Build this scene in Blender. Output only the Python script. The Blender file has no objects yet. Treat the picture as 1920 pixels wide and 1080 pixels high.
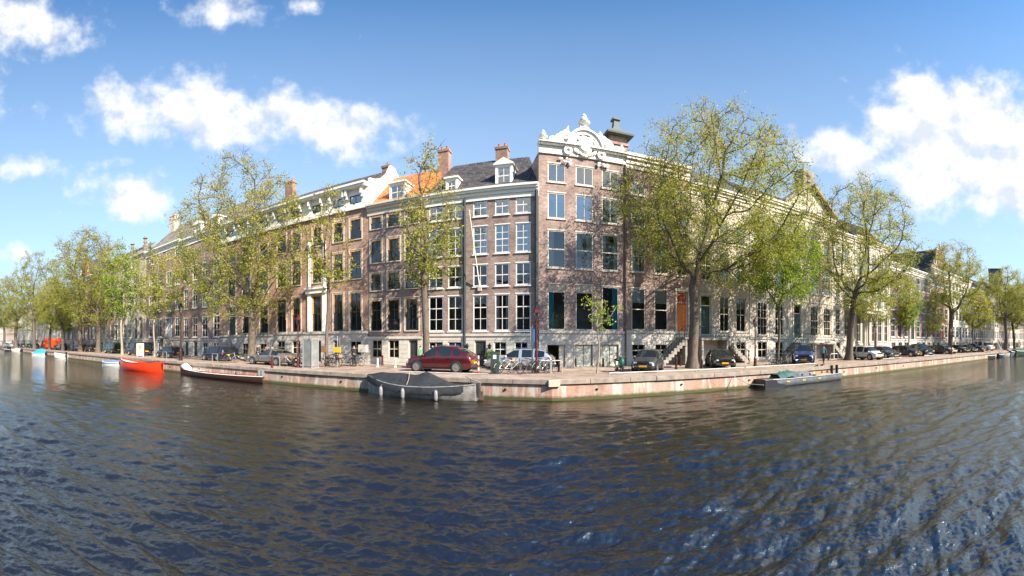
import bpy, math, random
import numpy as np
from math import sin, cos, tan, pi, radians as rad, atan2, sqrt
from mathutils import Vector, Matrix
random.seed(7); RNG = np.random.default_rng(7)
S = bpy.context.scene
COL = S.collection
# ---------------------------------------------------------------- camera, sky, sun, exposure
CH = 3.10            # eye above the water
SZ = 1.06            # street above the water
FP = 800.0           # photograph pixels per radian of the stitched panorama
cd = bpy.data.cameras.new('camera'); cam = bpy.data.objects.new('camera', cd); COL.objects.link(cam)
cam.location = (0, 0, CH); cam.rotation_euler = (pi/2, 0, 0)
cd.type = 'PANO'; cd.panorama_type = 'CENTRAL_CYLINDRICAL'
cd.central_cylindrical_range_u_min = -960/FP; cd.central_cylindrical_range_u_max = 960/FP
cd.central_cylindrical_range_v_min = -440/FP; cd.central_cylindrical_range_v_max = 640/FP
cd.central_cylindrical_radius = 1.0
cd.clip_start = 0.05; cd.clip_end = 6000
S.camera = cam
SUN_AZ, SUN_EL = rad(128), rad(36)       # azimuth clockwise from the view axis
S.view_settings.view_transform = 'Standard'; S.view_settings.look = 'None'; S.view_settings.gamma = 1
S.view_settings.exposure = 1.27
ld = bpy.data.lights.new('sun', 'SUN'); ld.energy = 4.7; ld.angle = rad(0.5); ld.color = (1, .89, .74)
sun = bpy.data.objects.new('sun', ld); COL.objects.link(sun)
sd = Vector((sin(SUN_AZ)*cos(SUN_EL), cos(SUN_AZ)*cos(SUN_EL), sin(SUN_EL)))
sun.rotation_euler = sd.to_track_quat('Z', 'Y').to_euler(); sun.location = (30, -20, 60)
S.cycles.use_denoising = True
S.cycles.max_bounces = 6; S.cycles.diffuse_bounces = 2; S.cycles.glossy_bounces = 3
S.cycles.transparent_max_bounces = 8; S.cycles.sample_clamp_indirect = 4; S.cycles.sample_clamp_direct = 7; S.cycles.caustics_reflective = False; S.cycles.caustics_refractive = False

def world():
    w = bpy.data.worlds.new('World'); S.world = w; w.use_nodes = True
    nt = w.node_tree; nt.nodes.clear(); N = nt.nodes.new; L = nt.links.new
    def M(op, a, b=None, c=None, clamp=False):
        n = N('ShaderNodeMath'); n.operation = op; n.use_clamp = clamp
        for i, v in enumerate((a, b, c)):
            if v is None: continue
            if isinstance(v, (int, float)): n.inputs[i].default_value = v
            else: L(v, n.inputs[i])
        return n.outputs[0]
    sky = N('ShaderNodeTexSky'); sky.sky_type = 'NISHITA'; sky.sun_disc = False
    sky.sun_elevation = SUN_EL; sky.sun_rotation = SUN_AZ; sky.air_density = 1.0; sky.dust_density = 0.6; sky.ozone_density = 1.5
    tc = N('ShaderNodeTexCoord'); sp = N('ShaderNodeSeparateXYZ'); L(tc.outputs['Generated'], sp.inputs[0])
    X, Y, Z = sp.outputs
    az = M('MULTIPLY', M('ARCTAN2', X, Y), 8.0)
    hor = M('SQRT', M('ADD', M('MULTIPLY', X, X), M('MULTIPLY', Y, Y)))
    el = M('MULTIPLY', M('DIVIDE', Z, M('MAXIMUM', hor, 0.02)), 8.0)
    cb = N('ShaderNodeCombineXYZ'); L(az, cb.inputs[0]); L(el, cb.inputs[1])
    n1 = N('ShaderNodeTexNoise'); n1.inputs['Scale'].default_value = 1.5; n1.inputs['Detail'].default_value = 9; n1.inputs['Roughness'].default_value = .57
    L(cb.outputs[0], n1.inputs[0])
    n2 = N('ShaderNodeTexNoise'); n2.inputs['Scale'].default_value = 1.1; n2.inputs['Detail'].default_value = 5
    mp = N('ShaderNodeVectorMath'); mp.operation = 'ADD'; mp.inputs[1].default_value = (7.3, 3.1, 0); L(cb.outputs[0], mp.inputs[0]); L(mp.outputs[0], n2.inputs[0])
    # cloud banks: azimuth, elevation, half widths (in eighths of a radian), weight
    B = [(250,205,95,55,1),(370,200,80,58,1),(440,225,90,55,.9),(560,225,75,50,.95),(650,250,95,50,.95),(745,255,65,35,.55),(470,255,200,28,.7),
         (30,35,120,60,1.0),(110,95,45,25,.6),(420,18,90,34,.9),(580,12,35,16,.6),(50,315,75,28,.8),(255,365,90,42,.95),(200,305,60,18,.5),(20,475,45,22,.6),
         (1725,180,75,55,1.05),(1700,245,80,55,1.05),(1800,255,130,80,1.15),(1900,330,90,75,1.15),(1760,330,90,60,1.05),(1830,215,110,55,1.1),(1560,285,90,48,.85),(1620,310,90,40,.8),(1930,240,80,60,1),(1500,250,40,25,.4),
         (960,95,60,18,.0),(880,60,45,12,.25),(2150,250,160,90,1),(-200,200,160,60,1),(2500,120,200,60,1),(3000,300,250,60,1),(-700,200,260,70,1),(-1200,350,260,50,1)]
    tot = None
    for (px, py, wx, wy, wt) in B:
        if wt == 0: continue
        u, v = (px-960)/100, (640-py)/100
        dx = M('DIVIDE', M('SUBTRACT', az, u), wx/100*1.25); dy = M('DIVIDE', M('SUBTRACT', el, v), wy/100*1.3)
        g = M('MULTIPLY', M('EXPONENT', M('MULTIPLY', M('ADD', M('MULTIPLY', dx, dx), M('MULTIPLY', dy, dy)), -1.0)), wt)
        tot = g if tot is None else M('MAXIMUM', tot, M('ADD', g, M('MULTIPLY', tot, .18)))
    dens = M('ADD', M('MULTIPLY', tot, .85), M('MULTIPLY', M('SUBTRACT', n1.outputs['Fac'], .5), 1.55))
    mr = N('ShaderNodeMapRange'); mr.interpolation_type = 'SMOOTHSTEP'; L(dens, mr.inputs[0])
    mr.inputs[1].default_value = .29; mr.inputs[2].default_value = .86
    fac = M('MULTIPLY', mr.outputs[0], M('GREATER_THAN', Z, 0.0))
    up = N('ShaderNodeVectorMath'); up.operation = 'ADD'; up.inputs[1].default_value = (.12, .26, 0); L(cb.outputs[0], up.inputs[0])   # towards the sunlit tops
    n3 = N('ShaderNodeTexNoise'); n3.inputs['Scale'].default_value = 1.5; n3.inputs['Detail'].default_value = 6; L(up.outputs[0], n3.inputs[0])
    df = M('MULTIPLY_ADD', M('SUBTRACT', n1.outputs['Fac'], n3.outputs['Fac']), 2.4, M('MULTIPLY_ADD', n2.outputs['Fac'], .7, .22))
    mr2 = N('ShaderNodeMapRange'); L(df, mr2.inputs[0]); mr2.inputs[1].default_value = .2; mr2.inputs[2].default_value = .72
    cm = N('ShaderNodeMix'); cm.data_type = 'RGBA'; L(mr2.outputs[0], cm.inputs[0]); cm.inputs[6].default_value = (3.7, 4.0, 4.45, 1); cm.inputs[7].default_value = (5.3, 5.3, 5.3, 1)
    tint = N('ShaderNodeMix'); tint.data_type = 'RGBA'; tint.blend_type = 'MULTIPLY'; tint.inputs[0].default_value = 1; L(sky.outputs[0], tint.inputs[6]); tint.inputs[7].default_value = SKYT
    dp = N('ShaderNodeMapRange'); L(el, dp.inputs[0]); dp.inputs[1].default_value = 6.8; dp.inputs[2].default_value = 12   # deeper blue high overhead, square to the sun
    dm = N('ShaderNodeMix'); dm.data_type = 'RGBA'; L(dp.outputs[0], dm.inputs[0]); dm.inputs[6].default_value = (1, 1, 1, 1); dm.inputs[7].default_value = (.20, .82, 1.18, 1)
    t2 = N('ShaderNodeMix'); t2.data_type = 'RGBA'; t2.blend_type = 'MULTIPLY'; t2.inputs[0].default_value = 1; L(tint.outputs[2], t2.inputs[6]); L(dm.outputs[2], t2.inputs[7]); tint = t2
    wh = N('ShaderNodeMix'); wh.data_type = 'RGBA'; hz = N('ShaderNodeMapRange'); L(el, hz.inputs[0]); hz.inputs[1].default_value = 0; hz.inputs[2].default_value = 6.5; hz.inputs[3].default_value = .74; hz.inputs[4].default_value = .0; L(hz.outputs[0], wh.inputs[0]); L(tint.outputs[2], wh.inputs[6]); wh.inputs[7].default_value = (3.7, 4.4, 5.0, 1)
    mx = N('ShaderNodeMix'); mx.data_type = 'RGBA'; L(fac, mx.inputs[0]); L(wh.outputs[2], mx.inputs[6]); L(cm.outputs[2], mx.inputs[7])
    bg = N('ShaderNodeBackground'); bg.inputs[1].default_value = 0.09; L(mx.outputs[2], bg.inputs[0])
    o = N('ShaderNodeOutputWorld'); L(bg.outputs[0], o.inputs[0])
SKYT = (.65, .98, 1.18, 1)
world()

# ---------------------------------------------------------------- panorama pixel -> place
HY = 640.0
X0 = {'L': 1154.0, 'R': 831.0}            # where each quay line is nearest to the eye
DQ = {'L': FP*CH/113.6, 'R': FP*CH/116.1}  # quay edge distance
DF = {'L': 31.57, 'R': 31.3}              # facade distance
def az(px): return (px-960)/FP
def G(px, py, z=SZ):
    r = FP*(CH-z)/(py-HY); a = az(px); return Vector((r*sin(a), r*cos(a), z))
def frame(s):
    a = az(X0[s]); return Vector((sin(a), cos(a), 0)), Vector((cos(a), -sin(a), 0)), -a
def U(s, px, d=None): return (d or DF[s])*tan((px-X0[s])/FP)
def P(s, u, d, z=0):
    n, t, r = frame(s); v = n*d+t*u; v.z = z; return v
def ZY(s, px, py, d=None):
    return CH+(HY-py)*((d or DF[s])/cos((px-X0[s])/FP))/FP

# ---------------------------------------------------------------- mesh helpers
class MB:
    def __init__(s): s.v = []; s.f = []
    def add(s, v, f):
        k = len(s.v); s.v += [tuple(p) for p in v]; s.f += [tuple(i+k for i in q) for q in f]; return s
    def box(s, x0, x1, y0, y1, z0, z1):
        return s.add([(x0,y0,z0),(x1,y0,z0),(x1,y1,z0),(x0,y1,z0),(x0,y0,z1),(x1,y0,z1),(x1,y1,z1),(x0,y1,z1)],
                     [(3,2,1,0),(4,5,6,7),(0,1,5,4),(1,2,6,5),(2,3,7,6),(3,0,4,7)])
    def tube(s, pts, rs, n=6, cap=True):
        pts = [Vector(p) for p in pts]
        if not hasattr(rs, '__len__'): rs = [rs]*len(pts)
        k = len(s.v); m = len(pts); ref = None
        for i, p in enumerate(pts):
            d = (pts[min(i+1, m-1)]-pts[max(i-1, 0)])
            if d.length < 1e-9: d = Vector((0, 0, 1))
            d.normalize()
            if ref is None: ref = Vector((0, 0, 1)) if abs(d.z) < .9 else Vector((1, 0, 0))
            a = d.cross(ref)
            if a.length < 1e-4: a = d.orthogonal()
            a.normalize(); b = a.cross(d); ref = b
            for j in range(n):
                t = 2*pi*j/n; s.v.append(tuple(p+(a*cos(t)+b*sin(t))*rs[i]))
        for i in range(m-1):
            for j in range(n):
                s.f.append((k+i*n+j, k+i*n+(j+1) % n, k+(i+1)*n+(j+1) % n, k+(i+1)*n+j))
        if cap:
            s.f.append(tuple(k+j for j in range(n))[::-1]); s.f.append(tuple(k+(m-1)*n+j for j in range(n)))
        return s
    def lathe(s, prof, n=12, c=(0, 0, 0), ax='z', cap=True, ph=0.0):
        k = len(s.v)
        for (r, h) in prof:
            for j in range(n):
                t = 2*pi*j/n+ph; p = (r*cos(t), r*sin(t), h)
                if ax == 'y': p = (p[0], p[2], p[1])
                if ax == 'x': p = (p[2], p[0], p[1])
                s.v.append((p[0]+c[0], p[1]+c[1], p[2]+c[2]))
        m = len(prof)
        for i in range(m-1):
            for j in range(n): s.f.append((k+i*n+j, k+i*n+(j+1) % n, k+(i+1)*n+(j+1) % n, k+(i+1)*n+j))
        if cap: s.f.append(tuple(k+j for j in range(n))[::-1]); s.f.append(tuple(k+(m-1)*n+j for j in range(n)))
        return s
    def prism(s, poly, y0, y1, ax='y'):
        # poly of (x,z) extruded along y (or (y,z) along x)
        n = len(poly)
        A = [(p[0], y0, p[1]) if ax == 'y' else (y0, p[0], p[1]) for p in poly]
        B = [(p[0], y1, p[1]) if ax == 'y' else (y1, p[0], p[1]) for p in poly]
        return s.add(A+B, [tuple(range(n)), tuple(range(2*n-1, n-1, -1))]+[(i, (i+1) % n, n+(i+1) % n, n+i) for i in range(n)])
    def arc(s, cx, cz, r0, r1, t0, t1, y0, y1, n=12):
        pts = [(cx+r1*cos(t0+(t1-t0)*i/n), cz+r1*sin(t0+(t1-t0)*i/n)) for i in range(n+1)]
        pin = [(cx+r0*cos(t0+(t1-t0)*i/n), cz+r0*sin(t0+(t1-t0)*i/n)) for i in range(n+1)]
        for i in range(n): s.prism([pin[i], pts[i], pts[i+1], pin[i+1]], y0, y1)
        return s
    def build(s, name, m, parent=None, smooth=False, bevel=0):
        me = bpy.data.meshes.new(name); me.from_pydata(s.v, [], s.f); me.update()
        if smooth: me.polygons.foreach_set('use_smooth', [True]*len(me.polygons))
        me.materials.append(m)
        o = bpy.data.objects.new(name, me); COL.objects.link(o)
        if parent is not None: o.parent = parent
        if bevel:
            b = o.modifiers.new('bevel', 'BEVEL'); b.width = bevel; b.segments = 2; b.limit_method = 'ANGLE'
        return o
def tag(o, label=None, cat=None, group=None, kind=None):
    if label: o['label'] = label
    if cat: o['category'] = cat
    if group: o['group'] = group
    if kind: o['kind'] = kind
    return o
def empty(name, loc, rz=0, label=None, cat=None, group=None):
    o = bpy.data.objects.new(name, None); COL.objects.link(o); o.location = loc; o.rotation_euler = (0, 0, rz); o.empty_display_size = .3
    return tag(o, label, cat, group)
def copy_tree(o, parent=None):
    c = o.copy(); COL.objects.link(c)
    if parent is not None: c.parent = parent
    for ch in [x for x in KIDS.get(o.name, [])] or list(o.children): copy_tree(ch, c)
    return c
KIDS = {}

# ---------------------------------------------------------------- materials
_m = {}
def mat(name, col, rough=.7, metal=0.0, var=0.0, vs=3.0, bump=0.0, bs=30.0, col2=None, spec=None, coat=0, stretch=None, det=4):
    if name in _m: return _m[name]
    m = bpy.data.materials.new(name); m.use_nodes = True; nt = m.node_tree; b = nt.nodes['Principled BSDF']
    b.inputs['Base Color'].default_value = (*col, 1); b.inputs['Roughness'].default_value = rough; b.inputs['Metallic'].default_value = metal
    if spec is not None: b.inputs['Specular IOR Level'].default_value = spec
    if coat: b.inputs['Coat Weight'].default_value = coat; b.inputs['Coat Roughness'].default_value = .04
    N = nt.nodes.new; L = nt.links.new
    if var or col2 or bump:
        tc = N('ShaderNodeTexCoord'); src = tc.outputs['Object']
        if stretch:
            mp = N('ShaderNodeMapping'); mp.inputs['Scale'].default_value = stretch; L(src, mp.inputs[0]); src = mp.outputs[0]
    if var or col2:
        n = N('ShaderNodeTexNoise'); n.inputs['Scale'].default_value = vs; n.inputs['Detail'].default_value = det; n.inputs['Roughness'].default_value = .6; L(src, n.inputs[0])
        r = N('ShaderNodeMapRange'); r.inputs[1].default_value = .33; r.inputs[2].default_value = .67; L(n.outputs['Fac'], r.inputs[0])
        x = N('ShaderNodeMix'); x.data_type = 'RGBA'; L(r.outputs[0], x.inputs[0])
        c2 = col2 or tuple(min(1, c*(1+var)) for c in col); c1 = tuple(c*(1-var) for c in col)
        x.inputs[6].default_value = (*c1, 1); x.inputs[7].default_value = (*c2, 1); L(x.outputs[2], b.inputs['Base Color'])
    if bump:
        n = N('ShaderNodeTexNoise'); n.inputs['Scale'].default_value = bs; n.inputs['Detail'].default_value = 3; L(src, n.inputs[0])
        bp = N('ShaderNodeBump'); bp.inputs['Strength'].default_value = bump; bp.inputs['Distance'].default_value = .02; L(n.outputs['Fac'], bp.inputs['Height']); L(bp.outputs[0], b.inputs['Normal'])
    _m[name] = m; return m
def brick(name, col, mortar=(.42, .38, .34), var=.25, stain=.34, ground=False, bw=.22, bh=.066, light=None):
    """fired brick in courses, patchy from firing and weather"""
    if name in _m: return _m[name]
    m = bpy.data.materials.new(name); m.use_nodes = True; nt = m.node_tree; b = nt.nodes['Principled BSDF']; b.inputs['Roughness'].default_value = .88
    b.inputs['Specular IOR Level'].default_value = .2
    N = nt.nodes.new; L = nt.links.new
    tc = N('ShaderNodeTexCoord'); sp = N('ShaderNodeSeparateXYZ'); L(tc.outputs['Object'], sp.inputs[0])
    cb = N('ShaderNodeCombineXYZ')
    if ground: L(sp.outputs[0], cb.inputs[0]); L(sp.outputs[1], cb.inputs[1])
    else:
        ad = N('ShaderNodeMath'); ad.operation = 'ADD'; L(sp.outputs[0], ad.inputs[0]); L(sp.outputs[1], ad.inputs[1])
        L(ad.outputs[0], cb.inputs[0]); L(sp.outputs[2], cb.inputs[1])
    br = N('ShaderNodeTexBrick'); L(cb.outputs[0], br.inputs['Vector']); br.inputs['Scale'].default_value = 1
    br.inputs['Brick Width'].default_value = bw; br.inputs['Row Height'].default_value = bh; br.inputs['Mortar Size'].default_value = .006; br.inputs['Bias'].default_value = 0
    br.inputs['Color1'].default_value = (*[c*(1-var) for c in col], 1); br.inputs['Color2'].default_value = (*[min(1, c*(1+var)) for c in col], 1); br.inputs['Mortar'].default_value = (*mortar, 1)
    n = N('ShaderNodeTexNoise'); n.inputs['Scale'].default_value = .7; n.inputs['Detail'].default_value = 6; n.inputs['Roughness'].default_value = .65; L(tc.outputs['Object'], n.inputs[0])
    r = N('ShaderNodeMapRange'); r.inputs[1].default_value = .3; r.inputs[2].default_value = .7; r.inputs[3].default_value = 1-stain; r.inputs[4].default_value = 1+stain; L(n.outputs['Fac'], r.inputs[0])
    x = N('ShaderNodeVectorMath'); x.operation = 'SCALE'; L(br.outputs['Color'], x.inputs[0]); L(r.outputs[0], x.inputs['Scale'])
    L(x.outputs[0], b.inputs['Base Color'])
    bp = N('ShaderNodeBump'); bp.inputs['Strength'].default_value = .5; bp.inputs['Distance'].default_value = .01; L(br.outputs['Fac'], bp.inputs['Height']); bp.invert = True; L(bp.outputs[0], b.inputs['Normal'])
    _m[name] = m; return m
def glass_mat(name, tint, refl):
    m = bpy.data.materials.new(name); m.use_nodes = True; nt = m.node_tree; nt.nodes.clear(); N = nt.nodes.new; L = nt.links.new
    t = N('ShaderNodeBsdfTransparent'); t.inputs[0].default_value = (*tint, 1)
    g = N('ShaderNodeBsdfGlossy'); g.inputs['Roughness'].default_value = .03; g.inputs[0].default_value = (.9, .95, 1, 1)
    tc = N('ShaderNodeTexCoord'); n = N('ShaderNodeTexNoise'); n.inputs['Scale'].default_value = 1.3; L(tc.outputs['Object'], n.inputs[0])
    bp = N('ShaderNodeBump'); bp.inputs['Strength'].default_value = .35; bp.inputs['Distance'].default_value = .04; L(n.outputs['Fac'], bp.inputs['Height']); L(bp.outputs[0], g.inputs['Normal'])
    fr = N('ShaderNodeFresnel'); fr.inputs[0].default_value = 1.5
    a = N('ShaderNodeMath'); a.operation = 'ADD'; a.use_clamp = True; L(fr.outputs[0], a.inputs[0]); a.inputs[1].default_value = refl
    x = N('ShaderNodeMixShader'); L(a.outputs[0], x.inputs[0]); L(t.outputs[0], x.inputs[1]); L(g.outputs[0], x.inputs[2])
    o = N('ShaderNodeOutputMaterial'); L(x.outputs[0], o.inputs[0]); return m
GL = glass_mat('window_glass', (.86, .89, .89), .06)
GLS = glass_mat('window_glass_sky', (.6, .66, .68), .28)
GLL = glass_mat('lantern_pane', (.8, .82, .8), .35)
CARGL = mat('car_glass', (.012, .018, .02), .04, spec=.9)
WHITE = mat('white_paint', (.78, .76, .71), .5, var=.06, vs=6)
CREAM = mat('cream_paint', (.58, .52, .43), .55, var=.08, vs=5)
TAN = mat('sunlit_reveal_tan', (.56, .34, .18), .7, var=.18, vs=9)  # tan holds the sunlight on the brick reveals
DARKW = mat('dark_paint', (.035, .04, .042), .4)
GREENW = mat('dark_green_paint', (.02, .05, .04), .35)
STONE = mat('plinth_stone', (.46, .43, .39), .8, var=.22, vs=1.3, bump=.25, bs=14, det=7)
STONEW = mat('pale_plaster', (.56, .52, .455), .8, var=.16, vs=1.1, bump=.2, bs=16, det=7)
STONEC = mat('cream_stone', (.52, .455, .365), .8, var=.20, vs=1.0, bump=.25, bs=12, det=7)
STONEG = mat('grey_stone_facade', (.52, .47, .40), .8, var=.22, vs=1.0, bump=.25, bs=12, det=7)
COPING = mat('coping_stone', (.30, .25, .205), .85, var=.3, vs=2.2, bump=.4, bs=20, det=7)
IRON = mat('black_iron', (.02, .02, .022), .45, metal=.3)
RED = mat('oxblood_paint', (.085, .012, .016), .45, var=.15, vs=8)
PIPE = mat('dark_pipe', (.035, .045, .055), .5)
TILE = brick('black_pantile', (.075, .07, .072), (.03, .03, .03), .35, .3, bw=.26, bh=.21)
TILEG = brick('grey_pantile', (.16, .15, .14), (.07, .065, .06), .3, .3, bw=.26, bh=.21)
B_RED = brick('brick_red', (.39, .24, .18), (.36, .29, .24))
B_BROWN = brick('brick_brown', (.30, .22, .19), (.30, .255, .22))
B_PURP = brick('brick_purple_brown', (.31, .222, .192), (.33, .27, .24))
B_PALE = brick('brick_pale', (.36, .25, .19), (.42, .36, .30))
B_ORANGE = brick('brick_orange', (.38, .15, .085), (.38, .28, .22))
BLIND = mat('window_blind', (.62, .60, .54), .8); DRAPE = mat('drape', (.50, .44, .36), .9, var=.25, vs=7, stretch=(6, 1, .2))
TEAL = mat('teal_drape', (.0, .32, .40), .8, var=.4, vs=7, stretch=(6, 1, .2)); REDC = mat('red_drape', (.35, .02, .02), .8)
INT = mat('room_plaster', (.22, .20, .17), .9, var=.5, vs=.8)
# ---------------------------------------------------------------- setting: water, ground, quay
def water():
    m = bpy.data.materials.new('canal_water'); m.use_nodes = True; nt = m.node_tree; b = nt.nodes['Principled BSDF']; N = nt.nodes.new; L = nt.links.new
    b.inputs['Base Color'].default_value = (.0100, .0074, .0036, 1); b.inputs['Roughness'].default_value = .035; b.inputs['IOR'].default_value = 2.0
    tc = N('ShaderNodeTexCoord'); mp = N('ShaderNodeMapping'); mp.inputs['Scale'].default_value = (1, 1.5, 1); mp.inputs['Rotation'].default_value = (0, 0, .25); L(tc.outputs['Object'], mp.inputs[0])
    n = N('ShaderNodeTexNoise'); n.inputs['Scale'].default_value = 4.2; n.inputs['Detail'].default_value = 6; n.inputs['Roughness'].default_value = .55; n.inputs['Distortion'].default_value = .6; L(mp.outputs[0], n.inputs[0])
    bp = N('ShaderNodeBump'); bp.inputs['Strength'].default_value = .5; bp.inputs['Distance'].default_value = .06; n2 = N('ShaderNodeTexNoise'); n2.inputs['Scale'].default_value = 13; n2.inputs['Detail'].default_value = 3; L(mp.outputs[0], n2.inputs[0]); ad = N('ShaderNodeMath'); ad.operation = 'MULTIPLY_ADD'; L(n2.outputs['Fac'], ad.inputs[0]); ad.inputs[1].default_value = .32; L(n.outputs['Fac'], ad.inputs[2]); L(ad.outputs[0], bp.inputs['Height']); L(bp.outputs[0], b.inputs['Normal'])
    # polar sheet of real chop, finer near the eye
    inv = np.linspace(1/5.0, 1/34, 720); r = list(np.linspace(2, 4.9, 24))+list(1/inv)+list(np.geomspace(35, 4000, 60))
    r = np.array(r); th = np.concatenate([np.linspace(-1.35, 1.35, 1150), np.linspace(1.35, 2*pi-1.35, 90)[1:]])
    R, T = np.meshgrid(r, th, indexing='ij'); X = R*np.sin(T); Y = R*np.cos(T); Z = np.zeros_like(X)
    g = np.random.default_rng(3)
    for i in range(150):
        lam = 0.10*(1.5/.10)**g.random(); k = 2*pi/lam; d = g.normal(-.2, .24+.17/(.4+lam))
        kx, ky = k*sin(d), k*cos(d)
        amp = .0044*lam**.85*(1.35 if .5 < lam < 1.3 else 1)
        ph = kx*X+ky*Y+g.random()*6.28 + .5*np.sin(.35*X*g.random()+.4*Y*g.random())
        keep = np.clip(lam/(R*R*.0012)-.6, 0, 1)
        Z += amp*(np.sin(ph)+.28*np.cos(2*ph))*keep
    env = .75+.5*np.sin(.21*X+.9)*np.sin(.17*Y+.13*X)
    Z *= env*np.clip((60-R)/30, 0, 1)
    nr, nt_ = X.shape; V = np.stack([X, Y, Z], -1).reshape(-1, 3)
    i = np.arange(nr-1)[:, None]*nt_; j = np.arange(nt_)[None, :]; j2 = (j+1) % nt_
    F = np.stack([i+j, i+nt_+j, i+nt_+j2, i+j2], -1).reshape(-1, 4)[:, ::-1]
    c = np.arange(nt_)
    me = bpy.data.meshes.new('canal_water'); me.vertices.add(len(V)); me.vertices.foreach_set('co', V.ravel())
    me.loops.add(F.size); me.loops.foreach_set('vertex_index', F.ravel()); me.polygons.add(len(F)); me.polygons.foreach_set('loop_start', np.arange(0, F.size, 4)); me.polygons.foreach_set('loop_total', np.full(len(F), 4))
    me.update(calc_edges=True); me.polygons.foreach_set('use_smooth', np.ones(len(F), bool)); me.materials.append(m)
    if me.polygons[0].normal.z < 0: me.flip_normals()
    o = bpy.data.objects.new('canal_water', me); COL.objects.link(o); tag(o, 'dark choppy canal water', None, None, 'structure')
water()

# quay line: far left -> corner -> far right, as points on the two straight quays
nL, tL, rL = frame('L'); nR, tR, rR = frame('R')
def meet(dL, dR):
    # intersection of the two lines n.p=d
    A = np.array([[nL.x, nL.y], [nR.x, nR.y]]); s = np.linalg.solve(A, [dL, dR]); return Vector((s[0], s[1], 0))
def line_off(o, z):   # polyline offset by o metres inland from the quay edge
    dL, dR = DQ['L']+o, DQ['R']+o; c = meet(dL, dR)
    a = nL*dL-tL*700; b = nR*dR+tR*700
    return [Vector((a.x, a.y, z)), Vector((c.x, c.y, z)), Vector((b.x, b.y, z))]
def strip(name, o0, o1, z0, z1, m, kind='structure', label=None):
    A = line_off(o0, z0); B = line_off(o1, z1)
    mb = MB(); mb.add(A+B, [(0, 1, 4, 3), (1, 2, 5, 4)]); return tag(mb.build(name, m), label, None, None, kind)
COB = brick('street_clinker', (.34, .25, .20), (.22, .18, .15), .2, .35, True, .2, .1)
PAV = brick('pavement_brick', (.35, .27, .215), (.24, .2, .17), .15, .3, True, .3, .15)
# street slab reaching the horizon behind the houses
A = line_off(0.42, SZ); far = 3500
mb = MB(); mb.add([A[0]-tL*2500, A[0], A[1], A[2], A[2]+tR*2500, Vector((3500, 6000, SZ)), Vector((0, 6000, SZ)), Vector((-3500, 6000, SZ))], [(0, 1, 2, 6, 7), (2, 3, 4, 5, 6)])
tag(mb.build('street', COB), 'brick paved canal-side street', None, None, 'structure')
strip('pavement', 7.6, 12.0, SZ+.06, SZ+.06, PAV)
strip('quay_footpath', .42, 2.3, SZ+.004, SZ+.004, PAV)
mb = MB()
for (o0, o1, z0, z1) in ((7.48, 7.6, SZ-.02, SZ+.075),):
    for k in (0, 1):
        a = line_off(o0, z0); b = line_off(o1, z0); c = line_off(o0, z1); d = line_off(o1, z1)
        mb.add([a[k], a[k+1], c[k+1], c[k]], [(0, 1, 2, 3)]); mb.add([c[k], c[k+1], d[k+1], d[k]], [(0, 1, 2, 3)])
tag(mb.build('kerb', COPING), None, None, None, 'structure')

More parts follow.
